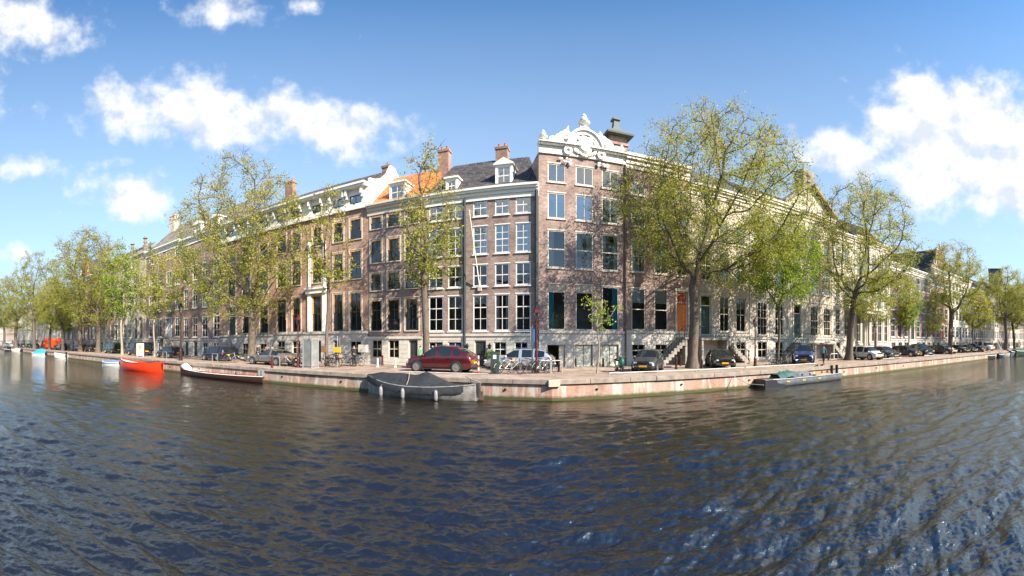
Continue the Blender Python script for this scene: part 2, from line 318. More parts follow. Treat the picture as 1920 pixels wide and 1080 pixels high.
def quay_mat():
    m = bpy.data.materials.new('quay_brick'); m.use_nodes = True; nt = m.node_tree; b = nt.nodes['Principled BSDF']; b.inputs['Roughness'].default_value = .85; N = nt.nodes.new; L = nt.links.new
    tc = N('ShaderNodeTexCoord'); sp = N('ShaderNodeSeparateXYZ'); L(tc.outputs['Object'], sp.inputs[0])
    cb = N('ShaderNodeCombineXYZ'); L(sp.outputs[0], cb.inputs[0]); L(sp.outputs[2], cb.inputs[1])
    br = N('ShaderNodeTexBrick'); L(cb.outputs[0], br.inputs['Vector']); br.inputs['Scale'].default_value = 1; br.inputs['Brick Width'].default_value = .22; br.inputs['Row Height'].default_value = .07; br.inputs['Mortar Size'].default_value = .008
    br.inputs['Color1'].default_value = (.36, .15, .095, 1); br.inputs['Color2'].default_value = (.50, .26, .18, 1); br.inputs['Mortar'].default_value = (.40, .33, .27, 1)
    def noise(sc, st, d=5):
        mp = N('ShaderNodeMapping'); mp.inputs['Scale'].default_value = st; L(tc.outputs['Object'], mp.inputs[0]); n = N('ShaderNodeTexNoise'); n.inputs['Scale'].default_value = sc; n.inputs['Detail'].default_value = d; n.inputs['Roughness'].default_value = .65; L(mp.outputs[0], n.inputs[0]); return n.outputs['Fac']
    def rng(v, a, b_):
        r = N('ShaderNodeMapRange'); r.inputs[1].default_value = a; r.inputs[2].default_value = b_; L(v, r.inputs[0]); return r.outputs[0]
    def mix(f, a, b_):
        x = N('ShaderNodeMix'); x.data_type = 'RGBA'; L(f, x.inputs[0])
        for i, v in ((6, a), (7, b_)):
            if isinstance(v, tuple): x.inputs[i].default_value = (*v, 1)
            else: L(v, x.inputs[i])
        return x.outputs[2]
    c = mix(rng(noise(.25, (1, 1, .7)), .42, .62), br.outputs['Color'], (.40, .32, .26))
    c = mix(rng(noise(2.4, (1, 1, .12)), .50, .60), c, (.58, .51, .44))          # lime run down from the coping
    mlt = N('ShaderNodeMath'); mlt.operation = 'MULTIPLY'; L(rng(noise(.6, (1, 1, .4)), .52, .66), mlt.inputs[0]); mlt.inputs[1].default_value = .55
    c = mix(mlt.outputs[0], c, (.10, .085, .06))
    # algae band at the waterline
    ad = N('ShaderNodeMath'); ad.operation = 'ADD'; L(sp.outputs[2], ad.inputs[0]); n2 = N('ShaderNodeMath'); n2.operation = 'MULTIPLY'; L(noise(3, (1, 1, 1)), n2.inputs[0]); n2.inputs[1].default_value = .14; L(n2.outputs[0], ad.inputs[1])
    r = N('ShaderNodeMapRange'); r.inputs[1].default_value = .34; r.inputs[2].default_value = .20; L(ad.outputs[0], r.inputs[0])
    c = mix(r.outputs[0], c, (.075, .08, .025))
    L(c, b.inputs['Base Color'])
    bp = N('ShaderNodeBump'); bp.inputs['Strength'].default_value = .6; bp.inputs['Distance'].default_value = .02; L(noise(9, (1, 1, 1)), bp.inputs['Height']); L(bp.outputs[0], b.inputs['Normal'])
    return m
QM = quay_mat()
cor = meet(DQ['L'], DQ['R'])
for s, sgn in (('L', -1), ('R', 1)):
    n, t, rz = frame(s); uc = cor.dot(t); e = empty('quay_wall', P(s, uc, DQ[s], 0), rz, 'stained red brick quay wall left of the corner' if s == 'L' else 'pale limey brick quay wall right of the corner', 'quay wall')
    mb = MB(); L0, L1 = (-700, 0) if sgn < 0 else (0, 700)
    nb = 0
    mb.box(L0, L1, .05, .45, -1, SZ-.20); mb.build('brick_face', QM, e)
    mb = MB(); u = 0; g = random.Random(5)
    while u < 260:
        w = g.uniform(1.6, 2.4); jz = g.uniform(-.012, .012)
        a, b = (u+.008, u+w-.008); 
        if sgn < 0: a, b = -b, -a
        mb.box(a, b, -.06+g.uniform(-.012, .012), .43, SZ-.205, SZ+.05+jz); u += w
    mb.box(*((-700, -u) if sgn < 0 else (u, 700)), -.06, .43, SZ-.205, SZ+.05)
    mb.build('coping', COPING, e, bevel=.02)
    if sgn > 0: mb = MB(); mb.box(-.2, .42, -.08, .2, SZ-.32, SZ+.045); mb.build('corner_stone', mat('pale_corner_stone', (.48, .40, .32), .85, var=.2, vs=3), e, bevel=.02)
    for k in range(14): mb = MB(); uu = sgn*(2.5+k*5.3); mb.lathe([(.05, .05), (.07, .0), (.03, -.02)], 8, (uu, 0, .55+.05*sin(k*3)), 'y'); mb.build('mooring_ring', IRON, e)
mb = MB(); mb.box(-700, 700, 0, 12, -1, 14.5);  # unseen houses opposite, added so lower panes reflect dark instead of sky
for i in range(60): mb.box(-690+i*23, -676+i*23, -3, 9, 14.5, 18)
o = mb.build('opposite_bank', brick('far_bank_brick', (.10, .075, .06))); o.location = (0, -46, 0); tag(o, 'dark terrace on the bank behind the viewer', None, None, 'structure')

# ---------------------------------------------------------------- houses
def sheet(mb, x0, x1, z0, z1, ops, y=0.0, dep=.16):
    """front wall sheet with rectangular openings and their reveals"""
    xs = sorted({x0, x1, *[o[0] for o in ops], *[o[1] for o in ops]}); zs = sorted({z0, z1, *[o[2] for o in ops], *[o[3] for o in ops]})
    xs = [x for x in xs if x0 <= x <= x1]; zs = [z for z in zs if z0 <= z <= z1]
    for a, b in zip(xs, xs[1:]):
        for c, d in zip(zs, zs[1:]):
            mx, mz = (a+b)/2, (c+d)/2
            if any(o[0] < mx < o[1] and o[2] < mz < o[3] for o in ops): continue
            mb.add([(a, y, c), (b, y, c), (b, y, d), (a, y, d)], [(0, 1, 2, 3)])
    for (a, b, c, d) in ops:
        e = y+dep
        mb.add([(a, y, c), (b, y, c), (b, y, d), (a, y, d), (a, e, c), (b, e, c), (b, e, d), (a, e, d)], [(0, 4, 5, 1), (1, 5, 6, 2), (2, 6, 7, 3), (3, 7, 4, 0)])
def window(par, a, b, c, d, y=.05, style='sash', m=None, gl=None, curtain=None, cols=2, rows=3, far=False):
    """frame with sub-part pane (and drapes) filling opening a..b, c..d"""
    m = m or WHITE; mb = MB(); fw = .075 if not far else .09; y1 = y+.07; w = b-a; h = d-c
    a += .003; b -= .003; c += .003; d -= .003
    mb.box(a, a+fw, y, y1, c, d); mb.box(b-fw, b, y, y1, c, d); mb.box(a+fw, b-fw, y, y1, c, c+fw*1.2); mb.box(a+fw, b-fw, y, y1, d-fw, d)
    if style == 'arch':
        n = 6; cx = (a+b)/2; R = (b-a)/2-fw
        for i in range(n):
            t0, t1 = pi*i/n, pi*(i+1)/n
            x0_, x1_ = cx+R*cos(t1), cx+R*cos(t0); zz = d-fw-.35*R+.35*R*min(sin(t0), sin(t1))
            mb.box(x0_, x1_, y+.004, y1-.004, zz, d-fw+.001)
    mw = .04 if style != 'plain' else .05
    ym0, ym1 = y+.015, y+.055
    for i in range(1, cols):
        x = a+fw+(b-a-2*fw)*i/cols; mb.box(x-mw/2, x+mw/2, ym0, ym1, c+fw, d-fw)
    for i in range(1, rows):
        z = c+fw+(d-c-2*fw)*i/rows
        tk = mw*.5 if i != rows-rows//2 else mw*.9
        mb.box(a+fw, b-fw, ym0+.003, ym1+.003, z-tk, z+tk)
    o = mb.build('window', m, par)
    g = MB(); yy = y+.035; g.add([(a+fw*.5, yy, c+.02), (b-fw*.5, yy, c+.02), (b-fw*.5, yy, d-.02), (a+fw*.5, yy, d-.02)], [(0, 1, 2, 3)]); g.build('pane', gl or GL, o)
    if curtain:
        g = MB(); yc = y+.10
        def folds(xa, xb, za, zb):
            n = max(3, int((xb-xa)/.09)); v = []; 
            for i in range(n+1):
                x = xa+(xb-xa)*i/n; yy_ = yc+(.035 if i % 2 else -.0); v += [(x, yy_, za), (x, yy_, zb)]
            g.add(v, [(2*i, 2*i+2, 2*i+3, 2*i+1) for i in range(n)])
        kind, cm = curtain
        if kind == 'blind': f = random.Random(int(a*91+c*7)).uniform(.15, .55); g.box(a+.05, b-.05, yc, yc+.01, d-h*f, d-.02)
        elif kind == 'half': g.box(a+.05, b-.05, yc, yc+.01, d-h*.34, d-.02)
        elif kind == 'left': folds(a+.04, a+w*.36, c+.03, d-.05)
        elif kind == 'right': folds(b-w*.36, b-.04, c+.03, d-.05)
        elif kind == 'both': folds(a+.04, a+w*.27, c+.03, d-.05); g.build('curtain', cm, o); g = MB(); folds(b-w*.27, b-.04, c+.03, d-.05)
        elif kind == 'full': folds(a+.04, b-.04, c+.03, d-.05)
        g.build('blind' if kind in ('blind', 'half') else 'curtain', cm, o)
    return o
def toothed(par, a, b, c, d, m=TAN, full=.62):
    """brick reveal edging, its sunlit tan and jagged shadow put into colour and teeth"""
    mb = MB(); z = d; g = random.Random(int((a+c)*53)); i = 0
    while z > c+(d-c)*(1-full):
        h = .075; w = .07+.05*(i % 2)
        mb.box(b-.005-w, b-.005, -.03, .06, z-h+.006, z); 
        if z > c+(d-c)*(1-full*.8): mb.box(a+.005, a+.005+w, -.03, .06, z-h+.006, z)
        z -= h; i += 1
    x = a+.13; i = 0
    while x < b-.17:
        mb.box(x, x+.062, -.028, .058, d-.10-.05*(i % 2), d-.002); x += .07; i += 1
    return mb.build('sunlit_reveal_edging', m, par)
def door(par, a, b, c, d, m, y=.08, light=.28, paintf=None):
    f = MB(); fw = .08; f.box(a+.003, a+fw, y, y+.1, c, d-.003); f.box(b-fw, b-.003, y, y+.1, c, d-.003); f.box(a+fw, b-fw, y, y+.1, d-fw, d-.003)
    zt = d-(d-c)*light; f.box(a+fw, b-fw, y, y+.1, zt-.05, zt+.04); o = f.build('door_frame', paintf or WHITE, par)
    g = MB(); g.box(a+fw, b-fw, y+.04, y+.09, c, zt-.05)
    w = b-a-2*fw
    for (u0, u1) in ((.1, .45), (.55, .9)):
        for (v0, v1) in ((.06, .42), (.5, .94)):
            h = zt-.05-c; g.box(a+fw+w*u0, a+fw+w*u1, y+.022, y+.04, c+h*v0, c+h*v1)
    dd = g.build('door', m, o, bevel=.008); k = MB(); k.lathe([(.0, -.07), (.03, -.06), (.03, -.03), (.012, 0)], 8, ((a+b)/2, y+.04, c+1.05), 'y'); k.build('handle', mat('brass', (.5, .36, .14), .3, metal=.9), dd)
    if light > .05: g = MB(); g.box(a+fw, b-fw, y+.05, y+.06, zt+.04, d-fw); g.build('fanlight', GL, o)
    return o
def cornice(mb, W, z, h=.55, out=.45, dent=True, x0=0):
    mb.box(x0-.02, W+.02, -.10, 0.0, z-h-.35, z-h); mb.box(x0-.02, W+.02, -out*.45, .1, z-h, z-h*.55); mb.box(x0-.02, W+.02, -out*.8, .1, z-h*.55, z-h*.28); mb.box(x0-.03, W+.03, -out, .1, z-h*.28, z)
    if dent:
        x = x0+.2
        while x < W-.2: mb.box(x, x+.14, -out*.75, -out*.45, z-h*.85, z-h*.56); x += .55
def chimney(par, x, y, z0, h, w=.9, m=None, pots=2):
    mb = MB(); mb.box(x-w/2, x+w/2, y-.35, y+.35, z0, z0+h-.2); mb.box(x-w/2-.07, x+w/2+.07, y-.42, y+.42, z0+h-.2, z0+h); o = mb.build('chimney', m or brick('chimney_brick', (.27, .15, .11)), par)
    for i in range(pots): mb = MB(); mb.lathe([(.13, 0), (.11, .3), (.13, .36)], 8, (x-w/2+w*(i+.5)/pots, y, z0+h)); mb.build('chimney_pot', mat('clay_pot', (.40, .14, .07), .8), o)
    return o
def tiled_roof(par, W, z0, hh, D, m, x0=0, hip=(0, 0)):
    """tile courses as real ribs on the front slope"""
    mb = MB(); d1 = D*.5
    mb.add([(x0, .05, z0), (W, .05, z0), (W, D, z0), (x0, D, z0), (x0+hip[0], d1, z0+hh), (W-hip[1], d1, z0+hh)], [(0, 1, 5, 4), (2, 3, 4, 5), (0, 4, 3), (1, 2, 5), (3, 2, 1, 0)])
    n = int((W-x0)/.33); sl = Vector((0, d1-.05, hh)); L_ = sl.length; nn = Vector((0, -hh, d1-.05)).normalized()*.045
    for i in range(n):
        x = x0+(i+.5)*(W-x0)/n; t = 1.0
        if hip[0] and x-x0 < hip[0]: t = (x-x0)/hip[0]
        if hip[1] and W-x < hip[1]: t = min(t, (W-x)/hip[1])
        a = Vector((x, .05, z0)); b = a+sl*t
        mb.tube([a+nn*.2, b+nn*.2], .032, 5, False)
    return mb.build('roof', m, par)
def dormer(par, x, z, w=1.3, h=1.7, y=.5, dd=2.2, m=WHITE, pitched=True, cols=2):
    mb = MB(); a, b = x-w/2, x+w/2
    sheet(mb, a, b, z, z+h, [(a+.14, b-.14, z+.2, z+h-.15)], y, .1)
    mb.add([(a, y, z), (a, y+dd, z), (a, y+dd, z+h), (a, y, z+h)], [(0, 3, 2, 1)]); mb.add([(b, y, z), (b, y+dd, z), (b, y+dd, z+h), (b, y, z+h)], [(0, 1, 2, 3)])
    if pitched: mb.prism([(a-.15, z+h), (b+.15, z+h), (b+.1, z+h+.12), (x, z+h+.55), (a-.1, z+h+.12)], y-.12, y+dd)
    else: mb.box(a-.12, b+.12, y-.15, y+dd, z+h, z+h+.14)
    o = mb.build('dormer', m, par)
    window(o, a+.14, b-.14, z+.2, z+h-.15, y+.03, gl=GLS, cols=cols, rows=2); return o
def stoop(par, xc, zt, w=1.6, dirn=1, steps=9, land=1.3, out=1.25, m=None, rails=True):
    """landing at a raised door with a side flight, iron railings"""
    m = m or mat('step_stone', (.30, .28, .25), .85, var=.3, vs=3); z0 = 0.06; mb = MB(); H = zt-z0; rise = H/steps; run = .26
    mb.box(xc-land/2, xc+land/2, -out, -.1, zt-.18, zt)
    mb.box(xc-land/2+.05, xc-land/2+.25, -out+.05, -.12, z0, zt-.18); mb.box(xc+land/2-.25, xc+land/2-.05, -out+.05, -.12, z0, zt-.18)
    e = xc+dirn*land/2
    for i in range(steps-1):
        z = zt-(i+1)*rise; xa = e+dirn*i*run; xb = xa+dirn*run
        mb.box(min(xa, xb), max(xa, xb), -out+.03, -.15, max(z0, z-.5), z)
    o = mb.build('stoop', m, par)
    if rails:
        r = MB(); xe = e+dirn*(steps-1)*run
        for yy in (-out+.06,):
            r.tube([(xc-dirn*land/2, yy, zt+.95), (e, yy, zt+.95), (xe, yy, z0+1.0)], .028, 5)
            r.tube([(xc-dirn*land/2, yy, zt+.2), (e, yy, zt+.2), (xe, yy, z0+.25)], .018, 4)
            for i in range(7): x = xc-land/2+land*i/6; r.tube([(x, yy, zt), (x, yy, zt+.95)], .014, 4)
            for i in range(0, steps, 1):
                f = i/(steps-1); x = e+(xe-e)*f; z = zt+(z0-zt)*f; r.tube([(x, yy, z), (x, yy, z+.97)], .014 if i % 3 else .024, 4)
            r.tube([(xc-dirn*land/2, yy, zt+.95), (xc-dirn*land/2, -.1, zt+.95)], .028, 5)
            r.lathe([(.05, 0), (.05, 1.0), (.09, 1.08), (.0, 1.2)], 8, (xe, yy, z0))
        r.build('railing', IRON, o)
    return o
def house(s, x1, x2, name, label, wm, ztop, bays, rows, zband=None, pm=None, base=None, door_at=None, trim=WHITE, style='sash', cols=2, rr=None, dent=False,
          roof=('gable', TILE, 3.0), cor=True, group=None, gl=None, curt=None, tooth=False, D=9.0, far=False, casing=True, corn_h=.6, sills=True, pilasters=False, corner=False):
    """bays: [(pxL,pxR)], rows: [(z0,z1)] above the water, all at their own place on the facade"""
    n, t, rz = frame(s); u1, u2 = U(s, x1), U(s, x2); W = u2-u1-.006
    root = empty(name, P(s, u1+.003, DF[s], SZ), rz, label, 'house', group)
    lb = [(U(s, a)-u1, U(s, b)-u1) for a, b in bays]; zt = ztop-SZ; zb = (zband-SZ) if zband else 0.06
    ops = []; rws = [(a-SZ, b-SZ) for a, b in rows]
    for i, (a, b) in enumerate(lb):
        for j, (c, d) in enumerate(rws):
            if door_at and (i, j) == (door_at[0], 0): ops.append((a, b, door_at[1]-SZ, d, 'door'))
            else: ops.append((a, b, c, d, (i, j)))
    mb = MB(); sheet(mb, 0, W, zb, zt, [o[:4] for o in ops], 0, .2)
    z0 = 0
    mb.add([(0, 0, z0), (0, D, z0), (0, D, zt), (0, 0, zt)], [(0, 3, 2, 1)]); mb.add([(W, 0, z0), (W, D, z0), (W, D, zt), (W, 0, zt)], [(0, 1, 2, 3)]); mb.add([(0, D, z0), (W, D, z0), (W, D, zt), (0, D, zt)], [(0, 3, 2, 1)])
    mb.build('wall', wm, root)
    ib = MB(); ib.add([(.02, 2.6, 0), (W-.02, 2.6, 0), (W-.02, 2.6, zt), (.02, 2.6, zt)], [(0, 1, 2, 3)])
    zz = [0.06]+[r[0]-.55 for r in rws]
    for z in zz:
        if z < zt-1: ib.add([(.02, .25, z), (W-.02, .25, z), (W-.02, 2.6, z), (.02, 2.6, z)], [(0, 1, 2, 3)])
    ib.build('interior', INT, root)
    def surround(par, boxes, nm='surround'):
        q = MB(); [q.box(*bx_) for bx_ in boxes]; return q.build(nm, trim, par)
    tr = MB(); g = random.Random(int(x1*7+x2)); nr = len(rws)
    for (a, b, c, d, k) in ops:
        if k == 'door': w = door(root, a, b, c, d, door_at[2], light=.24); surround(w, [(a-.16, a-.004, -.06, .02, c, d), (b+.004, b+.16, -.06, .02, c, d), (a-.22, b+.22, -.14, .02, d, d+.2)]); continue
        i, j = k
        cu = curt(i, j) if curt else (None if g.random() < .45 else (g.choice(['blind', 'both', 'left', 'right', 'blind']), g.choice([BLIND, DRAPE])))
        r_ = rr[j] if rr else (3 if (d-c) > 1.9 else 2)
        cc = cols if not isinstance(cols, (list, tuple)) else cols[j]
        w = window(root, a, b, c, d, .09 if tooth else .03, style, DARKW if tooth else trim, (gl[j] if gl else (GLS if j >= nr-2 else GL)), cu, cc, r_, far)
        bs_ = []
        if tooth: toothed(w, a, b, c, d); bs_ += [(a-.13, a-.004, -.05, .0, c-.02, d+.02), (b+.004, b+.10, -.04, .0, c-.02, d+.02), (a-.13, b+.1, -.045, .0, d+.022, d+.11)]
        if casing and not tooth: surround(w, [(a-.05, b+.05, -.02, .0, d+.003, d+.09)], 'lintel')
        if sills: surround(w, [(a-.07, b+.07, -.09, .0, c-.1, c-.023)], 'sill')
        if bs_: surround(w, bs_)
    if pilasters:
        for i, xx in enumerate([0.02]+[ (lb[k][1]+lb[k+1][0])/2-.17 for k in range(len(lb)-1)]+[W-.36]): tr.box(xx, xx+.34, -.05, .0, zb+.1, zt-.9)
        for (c, d) in rws: tr.box(0, W, -.07, .0, d+.3, d+.42)
    if tr.v: tr.build('trim', trim if not pilasters else STONEW, root)
    if zband:
        pb = MB(); bo = [(U(s, a)-u1, U(s, b)-u1, c-SZ, d-SZ) for (a, b, c, d, *_) in (base or [])]
        sheet(pb, 0, W, 0.0, zb-.02, bo, -.07, .22); pb.box(0, W, -.16, .0, zb-.16, zb+.04)
        zc = .45
        while zc < zb-.3:   # stone courses as shallow grooves between slabs
            g2 = 0
            segs = [(0, W)]
            for (a, b, c, d) in bo:
                if c < zc < d+.05: segs = [q for (p, r) in segs for q in (((p, min(r, a)), (max(p, b), r)) if a < r and b > p else ((p, r),)) if q[1]-q[0] > .05]
            for (p, r) in segs: pb.box(p, r, -.085, -.07, zc-.17, zc+.17)
            zc += .37
        pb.build('plinth', pm or STONE, root)
        for (q, o_) in zip(bo, base or []):
            kd = o_[4] if len(o_) > 4 else 'w'; a, b, c, d = q
            if kd == 'w': window(root, a, b, c, d, .0, 'sash', trim, GL, None, 2, 2, far)
            elif kd == 'm': window(root, a, b, c, d, .0, 'sash', o_[5] if len(o_) > 5 else trim, GL, ('full', BLIND), 2, 2)
            elif kd == 'p':
                for (p, r) in ((a+.06, (a+b)/2-.03), ((a+b)/2+.03, b-.06)): g2 = MB(); g2.box(p, r, .05, .09, c, d-.06); g2.box(p+.08, r-.08, .035, .05, c+.15, c+(d-c)*.42); g2.box(p+.08, r-.08, .035, .05, c+(d-c)*.5, d-.18); g2.build('door_leaf', o_[5], root)
                g2 = MB(); g2.box(a-.1, a-.003, -.12, -.03, c, d+.1); g2.box(b+.003, b+.1, -.12, -.03, c, d+.1); g2.box(a-.002, b+.002, -.12, -.03, d+.003, d+.1); g2.build('door_frame', CREAM, root)
            elif kd == 'd': door(root, a, b, c, d, o_[5] if len(o_) > 5 else DARKW, y=.02, light=.0, paintf=STONE)
            elif kd == 'o': g2 = MB(); g2.box(a+.02, a+.1, .1, .18, c, d-.02); g2.box(b-.45, b-.02, .06, .1, c, d-.02); g2.build('door', CREAM, root)
    if cor:
        cm = MB(); cornice(cm, W, zt+.02, corn_h, dent=dent); cm.build('cornice', trim if trim in (WHITE, CREAM) else WHITE, root)
    if roof:
        k, m_, hh = roof[:3]
        if k == 'gable': tiled_roof(root, W, zt, hh, D, m_, hip=roof[3] if len(roof) > 3 else (0, 0))
        elif k == 'flat': r = MB(); r.box(0, W, .05, D, zt, zt+.1); r.build('roof', m_, root)
        elif k == 'neck':
            r = MB(); c0, c1 = W*.28, W*.72
            r.prism([(0, zt), (W, zt), (W-.1, zt+.5), (c1+.25, zt+.9), (c1, zt+1.5), (c1, zt+hh-.7), (c1-.2, zt+hh-.35), (W/2, zt+hh), (c0+.2, zt+hh-.35), (c0, zt+hh-.7), (c0, zt+1.5), (c0-.25, zt+.9), (.1, zt+.5)], -.02, .3); r.build('gable', wm, root)
            r = MB()
            for sg, cc in ((-1, c0), (1, c1)): r.arc(cc+sg*.55, zt+1.3, .4, .58, 0, 2*pi, -.08, .1, 10)
            r.box(c0-.1, c1+.1, -.12, .32, zt+hh-.75, zt+hh-.6); r.lathe([(.1, 0), (.25, .2), (.1, .45), (.16, .6), (0, .85)], 8, (W/2, .1, zt+hh-.02)); r.build('gable_ornament', WHITE, root)
            r = MB(); r.prism([(0.1, zt), (W-.1, zt), (W/2, zt+hh-.4)], .32, D); r.build('roof', m_, root)
    return root, u1, W, zt
# ---------------------------------------------------------------- the houses, from the corner outwards
def rowz(s, px, ys, d=None): return [(ZY(s, px, b), ZY(s, px, a)) for a, b in ys]
def bpx(s, px, a, b): return (ZY(s, px, b), ZY(s, px, a))
# brown sash-window house with the dark tiled roof, next to the corner
bC = [(804, 831), (840, 867), (887, 914), (928, 955), (967, 995)]
rC = rowz('L', 981, [(551, 620), (492.6, 534), (418.5, 472), (366.7, 399)])
zb = ZY('L', 981, 626); b0, b1 = bpx('L', 940, 641, 669)
def cu(i, j):
    return {(0, 3): None, (2, 0): ('blind', BLIND), (3, 0): ('both', BLIND)}.get((i, j), [None, ('blind', BLIND), None, ('half', mat('grey_blind', (.35, .36, .36), .8)), ('both', DRAPE)][(i*3+j) % 5])
CORN = ZY('L', 1000, 345)
hC, uC, WC, ztC = house('L', 793, 1010, 'canal_house', 'brown brick house with white sash windows, black tiled roof and a dark drainpipe', B_BROWN, CORN, bC, rC, zb, STONEW,
    [(804, 831, b0, b1), (840, 867, b0, b1), (890, 912, SZ+.08, b1+.1, 'd', DARKW), (926, 950, b0, b1), (965, 990, b0, b1)], rr=[3, 2, 4, 2], roof=None, curt=cu, group='canal houses', gl=[GL, GL, GLS, GLS])
def uu(s, px, u): return U(s, px)-u
tiled_roof(hC, WC, ztC+.05, 3.9, 8.5, TILE, x0=0.1, hip=(.9, 1.6))
def dpx(s, px, py, dep, u0):
    d = DF[s]+dep; return U(s, px, d)-u0, ZY(s, px, py, d)-SZ
dormer(hC, uu('L', 941, uC), ztC+.15, 1.35, 1.75); dormer(hC, uu('L', 842, uC), ztC+.1, 1.0, 1.25, pitched=False)
x_, z_ = dpx('L', 942, 278, 4.2, uC); chimney(hC, x_, 4.2, ztC+2.0, z_-ztC-2.0, 1.05); x_, z_ = dpx('L', 834, 283, 4.2, uC); chimney(hC, x_, 4.2, ztC+1.8, z_-ztC-1.8, 1.0)
mb = MB(); x = uu('L', 872, uC); mb.tube([(x, -.12, .1), (x, -.12, ztC-.7)], .11, 8); x = WC-.12; mb.tube([(x, -.16, .1), (x, -.16, ztC-.5)], .13, 8); mb.build('drainpipe', PIPE, hC)
# two wall lanterns beside the dark door
for px in (878, 920):
    mb = MB(); x = uu('L', px, uC); z = ZY('L', px, 650)-SZ
    mb.lathe([(.04, 0), (.11, .06), (.15, .32), (.02, .44)], 6, (x, -.32, z-.2)); mb.tube([(x, -.09, z+.1), (x, -.2, z+.28), (x, -.32, z+.26)], .02, 5); mb.build('wall_lantern', IRON, hC)
# house with tan-edged openings and the orange roof
bD = [(695, 716), (727, 750), (760, 785)]
rD = rowz('L', 705, [(562, 620), (512, 544.5), (449.6, 492.6), (405, 429)])
zb = ZY('L', 705, 632); b0, b1 = bpx('L', 705, 637, 671)
hD, uD, WD, ztD = house('L', 690, 793, 'canal_house', 'narrow brown brick house with tan-edged windows and a bright orange tiled roof', B_BROWN, ZY('L', 700, 384.5), bD, rD, zb, STONEW,
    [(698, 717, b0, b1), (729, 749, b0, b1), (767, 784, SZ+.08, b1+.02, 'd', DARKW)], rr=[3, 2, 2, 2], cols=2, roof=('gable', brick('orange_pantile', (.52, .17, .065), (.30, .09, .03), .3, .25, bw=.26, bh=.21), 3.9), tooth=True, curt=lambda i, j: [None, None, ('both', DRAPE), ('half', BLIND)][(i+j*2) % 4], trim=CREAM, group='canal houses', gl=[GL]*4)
dormer(hD, uu('L', 739, uD), ztD+.1, 1.55, 1.6, pitched=False, dd=2.6); 
mb = MB(); x = uu('L', 749, uD); z = ZY('L', 749, 612)-SZ; mb.tube([(x, -.0, z), (x, -.7, z+.35)], .03, 6); mb.lathe([(.05, 0), (.2, .05), (.17, .2), (.03, .35)], 8, (x, -.75, z+.15)); mb.build('wall_lamp', IRON, hD)
# wide red house with the white attic
bE = [(520, 537), (548, 564), (586, 603), (625, 644), (656, 678)]
rE = rowz('L', 667, [(547, 620), (469, 522), (409, 448)]); ATT = ZY('L', 667, 391)
zb = ZY('L', 667, 622); b0, b1 = bpx('L', 667, 639, 667)
def attic_house(x1, x2, name, label, wall, bays, rows, zb, base, at, roofm, group='canal houses', ztop=None, door_at=None, tooth=True, **kw):
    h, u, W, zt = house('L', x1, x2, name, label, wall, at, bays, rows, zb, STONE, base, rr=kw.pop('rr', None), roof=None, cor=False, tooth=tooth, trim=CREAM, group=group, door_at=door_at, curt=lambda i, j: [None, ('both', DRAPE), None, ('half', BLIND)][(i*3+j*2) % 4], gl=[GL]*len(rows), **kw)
    zt2 = (ztop or ATT+2.1)-SZ; mb = MB(); lb = [(U('L', a)-u, U('L', b)-u) for a, b in bays]
    ops = [(a, b, zt+.45, zt+1.2) for a, b in lb]
    sheet(mb, 0, W, zt+.004, zt2-.35, ops, -.03, .12)
    mb.box(0, W, -.22, -.031, zt-.12, zt+.14)
    for a, b in lb:
        for xx in (a-.28, b+.1): mb.box(xx, xx+.18, -.5, -.03, zt2-.95, zt2-.36); mb.box(xx, xx+.18, -.3, -.03, zt2-1.2, zt2-.95)
    mb.box(-.02, W+.02, -.62, 1.2, zt2-.35, zt2-.18); mb.box(-.03, W+.03, -.72, 1.2, zt2-.18, zt2); mb.build('attic', WHITE, h)
    for o in ops: window(h, *o[:2], o[2], o[3], .0, 'plain', DARKW, GLS, None, 2, 1)
    tiled_roof(h, W, zt2-.02, 2.4, 8, roofm, x0=0); return h, u, W, zt2
hE, uE, WE, zE = attic_house(514, 690, 'canal_house', 'wide red brick house with white attic and a tall white framed middle window', B_RED, bE, rE, zb,
    [(521, 535, b0, b1), (549, 564, b0, b1), (590, 603, SZ+.08, b1, 'd', DARKW), (626, 636, SZ+.08, b1+.1, 'd', mat('navy_paint', (.02, .04, .09), .4)), (657, 678, b0, b1)], ATT, TILE, rr=[2, 2, 2])
x_, z_ = dpx('L', 737, 309, 4.2, uE); chimney(hE, WE-.5, 4.3, zE-.5, z_-zE+.5, .9, pots=1)
a, b = U('L', 578)-uE, U('L', 612)-uE; z0, z1 = rE[0][0]-SZ, rE[0][1]-SZ
mb = MB(); mb.box(a, a+.42, -.16, -.022, z0-.1, z1+.15); mb.box(b-.42, b, -.16, -.022, z0-.1, z1+.15); mb.box(a-.15, b+.15, -.3, .0, z1+.15, z1+.55); mb.box(a-.25, b+.25, -.42, .0, z1+.55, z1+.72)
for k in (a+.2, b-.2): mb.box(k-.16, k+.16, -.1, -.022, z1+.8, rE[2][0]-SZ); mb.lathe([(.1, 0), (.2, .2), (.08, .5), (0, .6)], 8, (k, -.1, rE[2][0]-SZ))
mb.build('doorway_surround', WHITE, hE)
mb = MB(); mb.prism([(.05, zE-2.2), (8, zE-2.2), (8, zE), (4.6, zE+2.75), (3.7, zE+2.75), (3.0, zE+1.7), (1.9, zE+.9), (.9, zE+.55), (.05, zE+.4)], WE-.02, WE+.16, 'x'); mb.build('scroll_gable', WHITE, hE)
